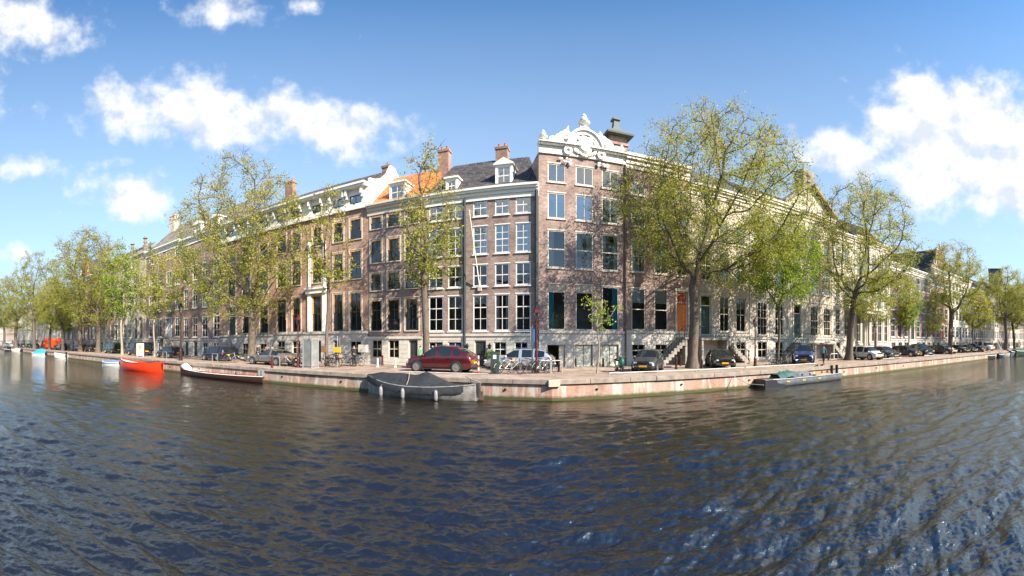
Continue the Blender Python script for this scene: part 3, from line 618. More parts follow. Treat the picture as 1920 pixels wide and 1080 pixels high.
# arched-window red house behind the big elm
rF = rowz('L', 497, [(570, 624)]); rF = [rF[0], (rF[0][1]+1.25, rF[0][1]+3.75), (rF[0][1]+4.9, rF[0][1]+6.6)]
zb = rF[0][0]-.22; b0, b1 = SZ+.5, SZ+1.85
hF, uF, WF, zF = attic_house(415, 514, 'canal_house', 'red brick house with white attic and dark green door behind the big elm', B_RED, [(429, 442), (455, 468), (487, 503)], rF, zb,
    [(455, 466, b0, b1), (488, 501, b0, b1)], ATT, TILE, door_at=(0, SZ+1.5, GREENW), rr=[3, 2, 2])
stoop(hF, U('L', 435)-uF, 1.5, 1.6, 1, 8)
x_, z_ = dpx('L', 545, 342, 4.4, uF); chimney(hF, x_, 4.4, zF+.6, z_-zF-.6, 1.2)
# pale brick house with slate roof
rG = [(SZ+2.6, SZ+5.2), (SZ+6.5, SZ+9.2), (SZ+10.3, SZ+12.2)]
hG, uG, WG, zG = house('L', 340, 415, 'canal_house', 'brick house with red curtains and a grey slate roof left of the green door', B_PURP, 17.2, [(345, 352), (361, 370), (379, 389), (400, 412)], rG, SZ+2.3, STONE,
    [(347, 354, SZ+.08, SZ+2.0, 'd', DARKW), (363, 371, SZ+.08, SZ+2.0, 'd', DARKW), (381, 390, SZ+.5, SZ+1.9), (400, 411, SZ+.5, SZ+1.9)], roof=('gable', TILEG, 4.2), group='canal houses', curt=lambda i, j: ('both', REDC) if j == 0 and i < 2 else None, rr=[3, 3, 2])
dormer(hG, WG*.3, zG+.3, 1.6, 1.6, .9); dormer(hG, WG*.72, zG+.3, 1.6, 1.6, .9)
zH = ZY('L', 300, 464)
hH, uH, WH, zH_ = house('L', 274, 340, 'canal_house', 'brick house with small white attic windows and a long stone stoop', B_PURP, zH, [(280, 288), (295, 303), (312, 321), (328, 336)],
    [(SZ+2.7, SZ+5.4), (SZ+6.6, SZ+9.1), (SZ+10.2, SZ+12.3), (zH-2.2, zH-1.2)], SZ+2.4, STONE, [(281, 289, SZ+.4, SZ+2), (297, 304, SZ+.4, SZ+2)], roof=('gable', TILEG, 4.4, (2.2, 0)), group='canal houses', door_at=(2, SZ+2.6, WHITE), rr=[3, 3, 2, 1])
stoop(hH, U('L', 316.5)-uH, 2.6, 1.8, 1, 12); chimney(hH, 2.8, 3.6, zH_+2.5, 3.4, 1.6, STONEC, 3)
hI, uI, WI, zI = house('L', 247, 274, 'canal_house', 'tall pale stone house with a carved balustrade on its roofline', STONEC, ZY('L', 258, 478), [(252.5, 257), (262, 267)],
    [(SZ+2.4, SZ+6.0), (SZ+7.4, SZ+10.4), (SZ+11.5, SZ+13.6)], SZ+2.0, STONEC, [(252, 257, SZ+.5, SZ+1.7), (262, 267, SZ+.5, SZ+1.7)], roof=('flat', TILEG, 1), group='canal houses', trim=CREAM, rr=[4, 3, 2])
mb = MB(); 
for i in range(int(WI/.4)): mb.lathe([(.06, 0), (.12, .25), (.05, .5), (.08, .7)], 6, (.3+i*.4, -.1, zI))
mb.box(0, WI, -.25, .05, zI+.7, zI+.9)
for k in (.3, WI-.3): mb.box(k-.3, k+.3, -.3, .3, zI, zI+1.1); mb.lathe([(.15, 0), (.35, .5), (.2, .9), (.42, 1.1), (.1, 1.5)], 8, (k, 0, zI+1.1))
mb.build('balustrade', mat('weathered_stone', (.22, .18, .15), .9, var=.3, vs=3), hI)
def far_house(s, x1, x2, label, wm, ztop, nb, fl=4, pm=None, trim=WHITE, roof=('gable', TILEG, 3.4), tall=True, base_door=True, **kw):
    w = (x2-x1)/nb; fr = .46
    # even bays on the real facade
    u1, u2 = U(s, x1), U(s, x2); ws = (u2-u1)/nb; inv = lambda u: X0[s]+FP*math.atan(u/DF[s])
    bays = [(inv(u1+ws*(i+.5)-.62), inv(u1+ws*(i+.5)+.62)) for i in range(nb)]
    H = ztop-.9-(SZ+2.5); hs = H/fl; rows = []
    z = SZ+2.7
    for j in range(fl):
        hh = hs*(1.18-.12*j); rows.append((z, z+hh*.66)); z += hh
    bw = [(a, b, SZ+.5, SZ+1.9) for a, b in bays]; k = kw.pop('dk', 1) % nb; da = (k, SZ+1.6, kw.pop('dm', DARKW)) if base_door else None
    if da: bw.pop(k)
    far = kw.pop('far', True)
    r = house(s, x1, x2, 'canal_house', label, wm, ztop, bays, rows, SZ+2.35, pm or STONE, bw, door_at=da, trim=trim, roof=roof, group='canal houses', far=far, rr=[3]+[2]*(fl-1), **kw)
    if da: c = (bays[k][0]+bays[k][1])/2; stoop(r[0], U(s, c)-r[1], 1.6, 1.7, 1 if k < nb-1 else -1, 8)
    return r
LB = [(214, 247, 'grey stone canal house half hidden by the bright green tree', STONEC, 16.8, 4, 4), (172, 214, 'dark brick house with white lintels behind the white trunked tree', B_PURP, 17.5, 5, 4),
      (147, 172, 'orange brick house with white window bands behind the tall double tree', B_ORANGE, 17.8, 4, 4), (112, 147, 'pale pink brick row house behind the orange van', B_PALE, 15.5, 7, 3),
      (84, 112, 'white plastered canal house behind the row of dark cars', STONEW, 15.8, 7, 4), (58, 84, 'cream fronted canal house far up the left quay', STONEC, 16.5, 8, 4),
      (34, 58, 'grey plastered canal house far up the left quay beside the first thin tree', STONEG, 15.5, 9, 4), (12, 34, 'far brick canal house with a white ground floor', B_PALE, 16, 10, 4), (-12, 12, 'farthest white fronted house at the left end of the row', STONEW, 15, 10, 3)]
for i, (a, b, lb, m_, zt_, nb, fl) in enumerate(LB):  # pale far fronts have light haze put into their colour
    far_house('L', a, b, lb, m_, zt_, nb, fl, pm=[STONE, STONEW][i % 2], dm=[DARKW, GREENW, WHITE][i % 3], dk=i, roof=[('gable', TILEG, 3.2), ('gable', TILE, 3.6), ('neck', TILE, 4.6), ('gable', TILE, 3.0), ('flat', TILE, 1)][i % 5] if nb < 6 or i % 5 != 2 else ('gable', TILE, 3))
# ---- right of the corner
bK = [(1027, 1060.5), (1079.5, 1112), (1128.6, 1160)]
rK = rowz('R', 1044, [(533, 619), (432, 502), (361.7, 409.7), (307, 341.7)]); zb = ZY('R', 1044, 621); b0, b1 = ZY('R', 1044, 688.5)+.02, ZY('R', 1044, 645)
KT = ZY('R', 1044, 290)
def cuK(i, j):
    return {(0, 0): ('left', TEAL), (2, 0): ('right', TEAL), (0, 1): ('left', DRAPE), (1, 1): ('right', DRAPE), (2, 1): ('both', DRAPE), (0, 2): ('half', BLIND), (1, 2): ('half', BLIND), (2, 2): None}.get((i, j))
hK, uK, WK, zK = house('R', 1010, 1173, 'canal_house', 'corner house of purple brown brick with ornate white crest and teal drapes', B_PURP, KT, bK, rK, zb, STONE,
    [(1025, 1059, SZ+.08, b1, 'o'), (1077, 1110.5, SZ+.12, b1-.05, 'p', mat('cream_door', (.60, .60, .50), .5)), (1127, 1159, SZ+.12, b1-.05, 'p', mat('cream_door', (.60, .60, .50), .5))], cols=[1, 1, 2, 2], rr=[1, 2, 1, 1], roof=None, cor=False, curt=cuK, group='canal houses', trim=CREAM, style='plain', gl=[GL, GL, GLS, GLS])
r = MB(); r.box(0, WK, .3, 9, zK+.0, zK+.1); r.build('roof', TILE, hK)
for i in (0, 1):  # pale blind boxes over the tall windows
    a, b = U('R', bK[i][0])-uK, U('R', bK[i][1])-uK; z1 = rK[0][1]-SZ; mb = MB(); mb.box(a+.03, b-.03, .0, .05, z1-.62, z1-.04); mb.build('sun_blind', mat('blind_canvas', (.40, .34, .26), .9, var=.2, vs=6), hK)
# crest: entablature, scrolls, arch with cartouche, urns
W = WK; cx = U('R', 1095)-uK; mb = MB(); zt = zK
mb.box(-.03, W+.02, -.14, .29, zt-.02, zt+.2); mb.box(-.03, W+.02, -.1, .29, zt+.2, zt+.6); mb.box(-.06, W+.04, -.36, .29, zt+.6, zt+.72); mb.box(-.08, W+.06, -.48, .29, zt+.72, zt+.82)
def wave(x0, x1, f, y0, y1, n=26): mb.prism([(x0, zt+.82)]+[(x0+(x1-x0)*i/n, f(i/n)) for i in range(n+1)]+[(x1, zt+.82)], y0, y1)
wave(.7, cx-1.3, lambda t: zt+.92+1.0*t**1.5+.30*abs(sin(t*7.6)), -.12, .22); wave(cx+1.3, W-.25, lambda t: zt+.92+1.0*(1-t)**1.5+.30*abs(sin((1-t)*7.6)), -.12, .22)
wave(cx-1.35, cx+1.35, lambda t: zt+.82+1.45*sin(pi*t)**.45, -.16, .24, 22)
mb.build('crest', WHITE, hK, bevel=.03); mb = MB()
mb.arc(cx, zt+.6, 1.1, 1.38, .1, pi-.1, -.34, -.16, 18); mb.arc(cx, zt+.6, 1.38, 1.5, .1, pi-.1, -.48, -.16, 18)
mb.lathe([(.0, -.46), (.45, -.42), (.62, -.3), (.66, -.16)], 18, (cx, 0, zt+.85), 'y'); g = random.Random(2)
for i in range(46):   # acanthus and shell lumps round the cartouche
    t = i/46*2*pi; rr_ = .78+g.uniform(-.08, .16); mb.lathe([(0, -.13), (.10+g.random()*.07, -.06), (.05, .06)], 6, (cx+rr_*cos(t)*1.12, -.2, zt+.85+rr_*sin(t)*.8), 'y')
for sg in (-1, 1):
    for i, (dx_, dz_, r_) in enumerate(((1.5, 1.62, .36), (2.05, 1.28, .34), (2.6, 1.1, .27))): mb.arc(cx+sg*dx_, zt+dz_-.1, r_*.45, r_, 0, 2*pi, -.27, -.1, 14); mb.arc(cx+sg*dx_, zt+dz_-.1, .03, r_*.3, 0, 2*pi, -.3, -.1, 8)
    for i in range(16): mb.lathe([(0, -.1), (.09, -.05), (.05, .04)], 6, (cx+sg*(1.1+g.random()*.9), -.14, zt-.25-.55*g.random()*(1-abs(i-8)/16)), 'y')
    mb.arc(cx+sg*1.35, zt+.35, .14, .34, 0, 2*pi, -.3, -.1, 12)
mb.build('crest_ornament', WHITE, hK, smooth=False)
for (x, k, z) in ((cx, .8, zt+2.2), (.35, .6, zt+.82), (W-.35, .5, zt+.82)):
    mb = MB(); mb.box(x-.45*k, x+.45*k, -.2*k, .2*k, z-.02, z+.12*k+.1) if k < 1 else mb.box(x-.55, x+.55, -.24, .24, z-.1, z+.16)
    mb.lathe([(.3*k, .15*k), (.16*k, .3*k), (.52*k, .55*k), (.62*k, .72*k), (.3*k, .9*k), (.4*k, 1.02*k), (.2*k, 1.25*k), (.24*k, 1.36*k), (.0, 1.6*k)], 12, (x, 0, z)); mb.build('urn', WHITE, hK)
xc, zc = dpx('R', 1154, 262, 2.4, uK); mb = MB(); mb.box(xc-.78, xc+.78, 1.7, 3.1, zK, zc); mb.box(xc-.9, xc+.9, 1.6, 3.2, zc-.75, zc-.55)
o = mb.build('chimney', B_RED, hK); mb = MB(); mb.lathe([(1.7, 0), (1.75, .12), (.6, .72), (.5, .78)], 4, (xc, 2.4, zc), ph=pi/4); mb.lathe([(.6, .72), (.36, 1.0), (.3, 1.55), (.48, 1.6), (.48, 1.75)], 4, (xc, 2.4, zc), ph=pi/4); mb.build('chimney_hood', mat('verdigris', (.13, .15, .13), .7), o)
mb = MB(); mb.tube([(WK-.05, -.12, .1), (WK-.05, -.12, zK-.1)], .07, 6); mb.build('drainpipe', mat('brown_pipe', (.12, .08, .07), .6), hK)
# brown brick neighbour with the orange door
bM = [(1184, 1210), (1227, 1252), (1269, 1289)]
rM = [rowz('R', 1197, [(541, 619)])[0], rowz('R', 1197, [(451, 510)])[0], rowz('R', 1197, [(392, 425)])[0], rowz('R', 1197, [(345, 366)])[0]]
zb = ZY('R', 1197, 621); b0, b1 = bpx('R', 1197, 645, 669); OR = mat('orange_paint', (.80, .19, .012), .35)
hM, uM, WM, zM = house('R', 1173, 1291, 'canal_house', 'brown brick house with the bright orange front door and carved orange fanlight', B_PURP, ZY('R', 1180, 290), bM, rM, zb, STONEW,
    [(1184, 1209, b0, b1), (1228, 1250, b0, b1)], door_at=(2, ZY('R', 1279, 632), OR), rr=[2, 2, 2, 1], cols=[1, 2, 2, 2], roof=('gable', TILE, 1.6), curt=lambda i, j: ('half', BLIND) if j == 0 else (('both', BLIND) if j == 1 else None), group='canal houses', trim=CREAM, corn_h=.8)
xd = (U('R', 1269)+U('R', 1289))/2-uM; zd = ZY('R', 1279, 632)-SZ; stoop(hM, xd, zd, 2.0, -1, 10, out=1.5)
mb = MB(); zf = rM[0][1]-SZ
for sg in (-1, 1):
    for k in range(3): mb.arc(xd+sg*.22, zf-.35-k*.28, .07, .13, 0, 2*pi, .03, .09, 10)
mb.box(xd-.42, xd+.42, .1, .12, zf-1.15, zf-.1); mb.build('carved_fanlight', mat('orange_dark', (.45, .11, .03), .5), hM)
# grey-cream plastered house
bN = [(1314, 1333), (1349, 1367), (1380, 1398)]
rN = rowz('R', 1390, [(559, 622.6), (480, 533), (428, 462)]); zb = ZY('R', 1390, 628); b0, b1 = ZY('R', 1390, 669), ZY('R', 1390, 641)
hN, uN, WN, zN = house('R', 1291, 1405, 'canal_house', 'grey cream plastered house with a black railed landing beside the thick elm trunk', STONEC, 17.0, bN, rN, zb, STONEW,
    [(1349, 1364, b0, b1), (1380, 1397, b0, b1)], door_at=(0, ZY('R', 1324, 634), GREENW), rr=[2, 2, 2], roof=('gable', TILEG, 3.2), group='canal houses', trim=CREAM, curt=lambda i, j: ('half', BLIND))
xd = (U('R', 1314)+U('R', 1333))/2-uN; stoop(hN, xd, ZY('R', 1324, 634)-SZ, 2.0, 1, 10, out=1.5, land=3.0)
# pedimented cream house
bO = [(1420, 1438), (1453, 1469), (1488, 1502), (1520, 1533.5), (1544.5, 1557)]
rO = rowz('R', 1551, [(576, 630), (507, 555), (450, 483)]); zb = ZY('R', 1551, 634)
hO, uO, WO, zO = house('R', 1405, 1562, 'canal_house', 'cream stone house with a triangular pediment and a railed double stoop', STONEC, ZY('R', 1551, 410), bO, rO, zb, STONEW,
    [(1420, 1437, SZ+.4, zb-.4), (1453, 1468, SZ+.4, zb-.4), (1545, 1556, SZ+.4, zb-.4)], door_at=(2, SZ+1.9, GREENW), rr=[4, 4, 3], roof=('gable', TILEG, 2.6), group='canal houses', trim=CREAM, pilasters=True, cols=3, style='arch', curt=lambda i, j: None, corn_h=.8)
mb = MB(); a, b = U('R', 1470)-uO, WO+.2; c = U('R', 1519)-uO; z = zO; zp = ZY('R', 1519, 347)-SZ
mb.prism([(a, z+.02), (b, z+.02), (c, zp-.3)], -.02, .4); o = mb.build('pediment', STONEG, hO); mb = MB()
for (p, q) in (((a-.3, z), (c, zp)), ((b+.3, z), (c, zp))): mb.prism([p, (p[0], p[1]+.35), (q[0], q[1]+.35), q], -.55, .5)
mb.box(c-.9, c+.9, .2, 1.6, zp-.2, zp+1.7); mb.lathe([(.5, 0), (.3, .3), (.5, .8), (.1, 1.5)], 8, (c, .4, zp+.3)); mb.build('pediment_moulding', mat('brown_stone', (.27, .22, .17), .85, var=.25, vs=2), o)
xd = (U('R', 1488)+U('R', 1502))/2-uO; stoop(hO, xd, 1.9, 1.9, -1, 9, out=1.6, land=2.2); stoop(hO, xd+2.9, 1.9, 1.9, 1, 9, out=1.6, land=3.6)
hQ, uQ, WQ, zQ = house('R', 1562, 1602, 'canal_house', 'white rusticated stone house behind the leaning elm trunk', STONEW, 16.5, [(1567, 1575), (1583, 1592)], [(SZ+2.6, SZ+6.1), (SZ+7.4, SZ+10.2), (SZ+11.2, SZ+13.6)], SZ+2.3, STONEW, [(1567, 1575, SZ+.5, SZ+1.9)], roof=('gable', TILEG, 3), group='canal houses', rr=[4, 3, 3], trim=CREAM)
mb = MB()
z = 2.8
while z < 14: mb.box(0, WQ, -.025, -.0, z, z+.06); z += .62
mb.build('rustication', STONEG, hQ)
hT, uT, WT, zT = house('R', 1602, 1668, 'canal_house', 'white stone house with a columned portico round an arched dark green door', STONEW, 16.8, [(1607, 1613), (1616, 1628), (1634, 1640), (1645, 1653), (1658, 1664)], [(SZ+2.0, SZ+5.4), (SZ+6.6, SZ+9.6), (SZ+10.8, SZ+13.4)], SZ+1.7, STONEW, [], door_at=(1, SZ+1.0, GREENW), roof=('gable', TILE, 3.4), group='canal houses', trim=CREAM, pilasters=True)
mb = MB(); xd = U('R', 1622)-uT
for k in (-1.5, -1.1, 1.1, 1.5): mb.lathe([(.24, 0), (.2, .3), (.17, 4.6), (.28, 4.9), (.28, 5.05)], 10, (xd+k, -.9, .6))
mb.box(xd-2, xd+2, -1.3, -.06, 5.66, 6.1); mb.box(xd-2.2, xd+2.2, -1.5, -.06, 6.1, 6.35); mb.prism([(xd-1.2, 6.35), (xd+1.2, 6.35), (xd, 7.1)], -1.2, -.2); mb.box(xd-2, xd+2, -1.4, -.1, 0, .6); mb.build('portico', STONEW, hT)
RB = [(1668, 1746, 'long brown brick house with tall windows over a white ground floor', B_PURP, 14.8, 7, 3, STONEW, DARKW), (1746, 1778, 'pink brick house with the tall red door', B_PALE, 16.2, 4, 4, STONEW, mat('red_paint', (.45, .03, .015), .4)),
      (1778, 1820, 'white house with wide white windows beyond the forked elm', STONEW, 16.4, 7, 4, STONEW, DARKW), (1820, 1846, 'brown brick house beyond the white windowed one', B_BROWN, 15.2, 6, 4, STONE, DARKW),
      (1846, 1872, 'grey plastered house with a slanting grey roof near the right end', STONEG, 15, 7, 4, STONE, DARKW), (1872, 1894, 'red brick house near the right end of the quay', B_RED, 16.5, 7, 4, STONE, DARKW),
      (1894, 1912, 'pale far house behind the last dark trunks', STONEC, 15, 7, 4, STONE, DARKW), (1912, 1935, 'farthest brick house at the right end of the row', B_BROWN, 16, 10, 4, STONE, DARKW)]
for i, (a, b, lb, m_, zt_, nb, fl, pm_, dm_) in enumerate(RB):
    far_house('R', a, b, lb, m_, zt_, nb, fl, pm=pm_, dm=dm_, dk=[3, 2, 3, 1, 4, 2, 3, 5][i], roof=[('gable', TILE, 3.4), ('neck', TILE, 4.4), ('gable', TILEG, 3.8), ('gable', TILE, 3), ('gable', TILEG, 4)][i % 5], far=i > 0)
# ---------------------------------------------------------------- trees
def leaf_mat(name, cols, dens=None):
    m = bpy.data.materials.new(name); m.use_nodes = True; nt = m.node_tree; nt.nodes.clear(); N = nt.nodes.new; L = nt.links.new
    g = N('ShaderNodeNewGeometry'); cr = N('ShaderNodeValToRGB'); cr.color_ramp.interpolation = 'LINEAR'
    el = cr.color_ramp.elements
    for i, (p, c) in enumerate(cols):
        e = el[i] if i < 2 else el.new(p); e.position = p; e.color = (*c, 1)
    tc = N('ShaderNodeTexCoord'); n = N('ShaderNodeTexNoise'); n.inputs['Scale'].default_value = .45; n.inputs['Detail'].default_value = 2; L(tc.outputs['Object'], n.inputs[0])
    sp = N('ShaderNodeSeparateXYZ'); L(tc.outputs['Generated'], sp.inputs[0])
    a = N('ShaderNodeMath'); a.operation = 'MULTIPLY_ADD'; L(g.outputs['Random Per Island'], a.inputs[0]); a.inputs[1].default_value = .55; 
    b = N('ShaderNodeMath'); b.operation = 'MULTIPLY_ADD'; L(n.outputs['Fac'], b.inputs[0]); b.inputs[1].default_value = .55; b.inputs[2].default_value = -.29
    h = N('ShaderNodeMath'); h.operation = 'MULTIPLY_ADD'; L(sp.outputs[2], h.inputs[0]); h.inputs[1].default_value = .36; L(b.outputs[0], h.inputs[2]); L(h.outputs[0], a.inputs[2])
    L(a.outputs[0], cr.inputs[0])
    d = N('ShaderNodeBsdfDiffuse'); t = N('ShaderNodeBsdfTranslucent'); gl = N('ShaderNodeBsdfGlossy'); gl.inputs['Roughness'].default_value = .45; gl.inputs[0].default_value = (.3, .3, .27, 1)
    L(cr.outputs[0], d.inputs[0]); L(cr.outputs[0], t.inputs[0])
    x = N('ShaderNodeMixShader'); x.inputs[0].default_value = .48; L(d.outputs[0], x.inputs[1]); L(t.outputs[0], x.inputs[2])
    y = N('ShaderNodeMixShader'); y.inputs[0].default_value = .05; L(x.outputs[0], y.inputs[1]); L(gl.outputs[0], y.inputs[2])
    o = N('ShaderNodeOutputMaterial'); L(y.outputs[0], o.inputs[0]); return m
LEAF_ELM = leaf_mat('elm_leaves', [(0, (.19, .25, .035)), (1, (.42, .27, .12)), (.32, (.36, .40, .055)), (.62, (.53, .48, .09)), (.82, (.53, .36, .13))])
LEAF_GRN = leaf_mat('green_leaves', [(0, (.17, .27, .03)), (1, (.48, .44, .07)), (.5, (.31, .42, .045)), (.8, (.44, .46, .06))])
BARK = mat('bark', (.12, .096, .076), .9, var=.35, vs=7, bump=.5, bs=18, stretch=(1, 1, .3))
BARKP = mat('pale_bark', (.30, .26, .21), .9, var=.3, vs=7, stretch=(1, 1, .3))
def grow(seed, H, cw, cb, ct=None, trunk_r=.3, fork=None, lean=(0, 0), natt=420, shape='elm', step=.55, off=(0, 0)):
    """space colonisation: branches reach for points spread through the crown's envelope"""
    g = np.random.default_rng(seed); ct = ct or H; fork = fork or cb*1.05
    A = []
    while len(A) < natt:
        p = g.uniform(-1, 1, 3)
        if (p**2).sum() > 1: continue
        r = sqrt((p**2).sum())
        if r < .35 and g.random() < .8: continue
        z = cb+(ct-cb)*(p[2]+1)/2
        k = 1.0
        if shape == 'elm': k = .60+.55*sin(pi*min(1, ((z-cb)/(ct-cb))*.62+.24))**1 ; k = min(k, 1.12)
        x, y = p[0]*cw/2*k+off[0], p[1]*cw/2*k*.9+off[1]
        lump = sin(x*.9+seed)*sin(y*.8+1)*sin(z*.75+seed*2)
        if lump < -.12 and g.random() < .9: continue
        A.append((x, y, z))
    # low hanging boughs
    A = np.array(A); alive = np.ones(len(A), bool)
    nodes = []; par = []; n = int(fork/step)+1
    for i in range(n+1):
        t = i/n; nodes.append((lean[0]*t**1.2+.08*sin(t*5+seed), lean[1]*t+.05*cos(t*4+seed), fork*t)); par.append(i-1)
    nodes = [np.array(q, float) for q in nodes]
    for it in range(130):
        Nn = np.array(nodes); al = np.where(alive)[0]
        if not len(al): break
        d = np.linalg.norm(A[al][:, None]-Nn[None], axis=2); near = d.argmin(1); dm = d.min(1)
        ok = dm < (14 if it < 12 else 6.5)
        if not ok.any(): break
        new = {}
        for a_, nn in zip(al[ok], near[ok]):
            v = A[a_]-Nn[nn]; new.setdefault(nn, []).append(v/(np.linalg.norm(v)+1e-9))
        added = 0
        for nn, vs in new.items():
            if nn < n*.55: continue
            v = np.sum(vs, 0); l = np.linalg.norm(v)
            if l < 1e-6: continue
            pd = Nn[nn]-Nn[par[nn]] if par[nn] >= 0 else np.array([0, 0, 1.]); pd = pd/(np.linalg.norm(pd)+1e-9)
            v = v/l*.72+pd*.38+g.normal(0, .16, 3)+np.array([0, 0, .05]); v /= np.linalg.norm(v); q = Nn[nn]+v*step
            if np.min(np.linalg.norm(Nn-q, axis=1)) < step*.35: continue
            nodes.append(q); par.append(nn); added += 1
        Nn = np.array(nodes); d = np.linalg.norm(A[:, None]-Nn[None, -max(1, added):], axis=2).min(1) if added else np.full(len(A), 9.); alive &= d > step*1.1
        if not added: break
    Nn = np.array(nodes); m = len(Nn); ch = [[] for _ in range(m)]
    for i in range(m):
        if par[i] >= 0: ch[par[i]].append(i)
    w = np.zeros(m)
    for i in range(m-1, -1, -1):
        w[i] = max(1, sum(w[c] for c in ch[i]))if ch[i] else 1
    rad_ = .012+trunk_r*.80*(w/w[0])**.60
    for i in range(n+1): rad_[i] = max(rad_[i], trunk_r*(1-.25*i/n)); 
    rad_[0] *= 1.45; rad_[1] *= 1.12
    return Nn, par, ch, rad_, n
def tree_meshes(seed, H, cw, cb, leaves=16000, ls=.17, leafm=None, bark=None, spread=.42, twigs=True, **kw):
    Nn, par, ch, rr_, n = grow(seed, H, cw, cb, **kw); g = np.random.default_rng(seed+9)
    mb = MB(); starts = [0]; 
    # chains from each fork
    stack = [(None, 0)]
    while stack:
        pa, i = stack.pop(); c = [i] if pa is None else [pa, i]
        while True:
            k = ch[c[-1]]
            if not k: break
            k = sorted(k, key=lambda q: -rr_[q])
            for q in k[1:]: stack.append((c[-1], q))
            c.append(k[0])
        pts = [Vector(Nn[q]) for q in c]; rs = [float(rr_[q]) for q in c]
        if pa is not None: rs[0] = min(rs[0], rs[1]*1.25)
        if len(pts) < 2: continue
        mb.tube(pts, rs, 9 if rs[0] > .15 else (6 if rs[0] > .05 else 4), False)
    if twigs:
        idx = [i for i in range(n+1, len(Nn)) if rr_[i] < .09]
        for _ in range(min(3800, len(idx)*2)):
            i = idx[g.integers(len(idx))]; v = g.normal(0, 1, 3); v[2] = abs(v[2])*.7+.15; v /= np.linalg.norm(v); L_ = g.uniform(.4, 1.1); p = Nn[i]
            mb.tube([p, p+v*L_*.5+g.normal(0, .05, 3), p+v*L_+g.normal(0, .12, 3)], [.016, .012, .007], 3, False)
    me_t = bpy.data.meshes.new('trunk'); me_t.from_pydata(mb.v, [], mb.f); me_t.polygons.foreach_set('use_smooth', [True]*len(me_t.polygons)); me_t.materials.append(bark or BARK)
    tips = np.array([i for i in range(n+1, len(Nn)) if rr_[i] < .075]); 
    zz = Nn[tips, 2]; wgt = np.clip(1.15-.45*(zz-cb)/(H-cb), .2, 1.2); wgt /= wgt.sum()
    # leaves gather in sprays: choose spray centres, then leaves round them
    ns = leaves//14; c = Nn[g.choice(tips, ns, p=wgt)]+g.normal(0, spread*.85, (ns, 3))
    P_ = np.repeat(c, 14, 0)+g.normal(0, .19, (ns*14, 3))*np.array([1.3, 1.3, .6]); k = len(P_)
    nrm = g.normal(0, 1, (k, 3)); nrm[:, 2] += .9; nrm /= np.linalg.norm(nrm, axis=1)[:, None]; t = np.cross(nrm, g.normal(0, 1, (k, 3))); t /= np.linalg.norm(t, axis=1)[:, None]; b = np.cross(nrm, t)
    s1 = (ls*g.uniform(.6, 1.25, k))[:, None]; V = np.stack([P_-t*s1*.55, P_+b*s1*.32, P_+t*s1*.6, P_-b*s1*.32], 1).reshape(-1, 3)
    me = bpy.data.meshes.new('crown'); me.vertices.add(len(V)); me.vertices.foreach_set('co', V.ravel()); me.loops.add(4*k); me.loops.foreach_set('vertex_index', np.arange(4*k)); me.polygons.add(k); me.polygons.foreach_set('loop_start', np.arange(0, 4*k, 4)); me.polygons.foreach_set('loop_total', np.full(k, 4)); me.update(calc_edges=True)
    me.materials.append(leafm or LEAF_ELM); return me_t, me
def plant(ms, loc, label, rz=0.0, sc=1.0, name='elm_tree', scz=None, group='elms along the canal'):
    e = empty(name, loc, rz, label, 'tree', group); e.scale = (sc, sc, scz or sc)
    for nm, me in zip(('trunk', 'crown'), ms): o = bpy.data.objects.new(nm, me); COL.objects.link(o); o.parent = e
    return e
def tree_px(seed, bx, by, xl, xr, yt, yb, label, trunk=None, lf=16000, **kw):
    """size a tree from where its foot, top and crown edges lie, then grow it there"""
    p = G(bx, by); r = sqrt(p.x**2+p.y**2); H = (CH+(HY-yt)*r/FP)-SZ; cw = (xr-xl)*r/FP; cb = (CH+(HY-yb)*r/FP)-SZ; name = kw.pop('name', 'elm_tree'); grp = kw.pop('group', 'elms along the canal')
    dx = ((xl+xr)/2-bx)*r/FP; a = az(bx); kw.setdefault('off', (dx, 0)); 
    ms = tree_meshes(seed, H, cw, cb, lf, trunk_r=trunk or .3, **kw); return plant(ms, p, label, -a, name=name, group=grp), ms
big = {}
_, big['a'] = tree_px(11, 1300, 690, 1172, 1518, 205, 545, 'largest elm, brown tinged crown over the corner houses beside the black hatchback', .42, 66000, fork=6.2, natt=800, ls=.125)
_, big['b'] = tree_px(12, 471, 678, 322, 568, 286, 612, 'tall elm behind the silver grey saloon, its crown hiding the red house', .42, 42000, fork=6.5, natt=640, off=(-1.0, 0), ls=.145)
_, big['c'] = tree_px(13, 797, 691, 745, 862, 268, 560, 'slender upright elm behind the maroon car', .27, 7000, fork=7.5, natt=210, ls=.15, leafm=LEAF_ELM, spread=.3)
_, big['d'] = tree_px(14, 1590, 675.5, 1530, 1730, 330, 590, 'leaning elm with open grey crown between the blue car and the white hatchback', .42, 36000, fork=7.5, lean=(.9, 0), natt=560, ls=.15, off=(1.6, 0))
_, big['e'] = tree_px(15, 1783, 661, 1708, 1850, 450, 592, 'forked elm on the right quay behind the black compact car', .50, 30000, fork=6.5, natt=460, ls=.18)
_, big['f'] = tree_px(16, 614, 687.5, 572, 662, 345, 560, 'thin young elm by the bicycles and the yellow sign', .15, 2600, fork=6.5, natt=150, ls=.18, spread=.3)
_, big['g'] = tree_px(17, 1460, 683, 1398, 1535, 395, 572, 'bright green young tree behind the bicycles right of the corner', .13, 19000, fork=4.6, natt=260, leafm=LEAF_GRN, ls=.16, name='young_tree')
_, big['h'] = tree_px(18, 1121, 700, 1092, 1150, 553, 618, 'spindly sapling on the quay in front of the corner house', .055, 340, fork=3.2, natt=40, step=.3, ls=.16, spread=.2, bark=BARKP, leafm=LEAF_GRN, name='sapling', twigs=False)
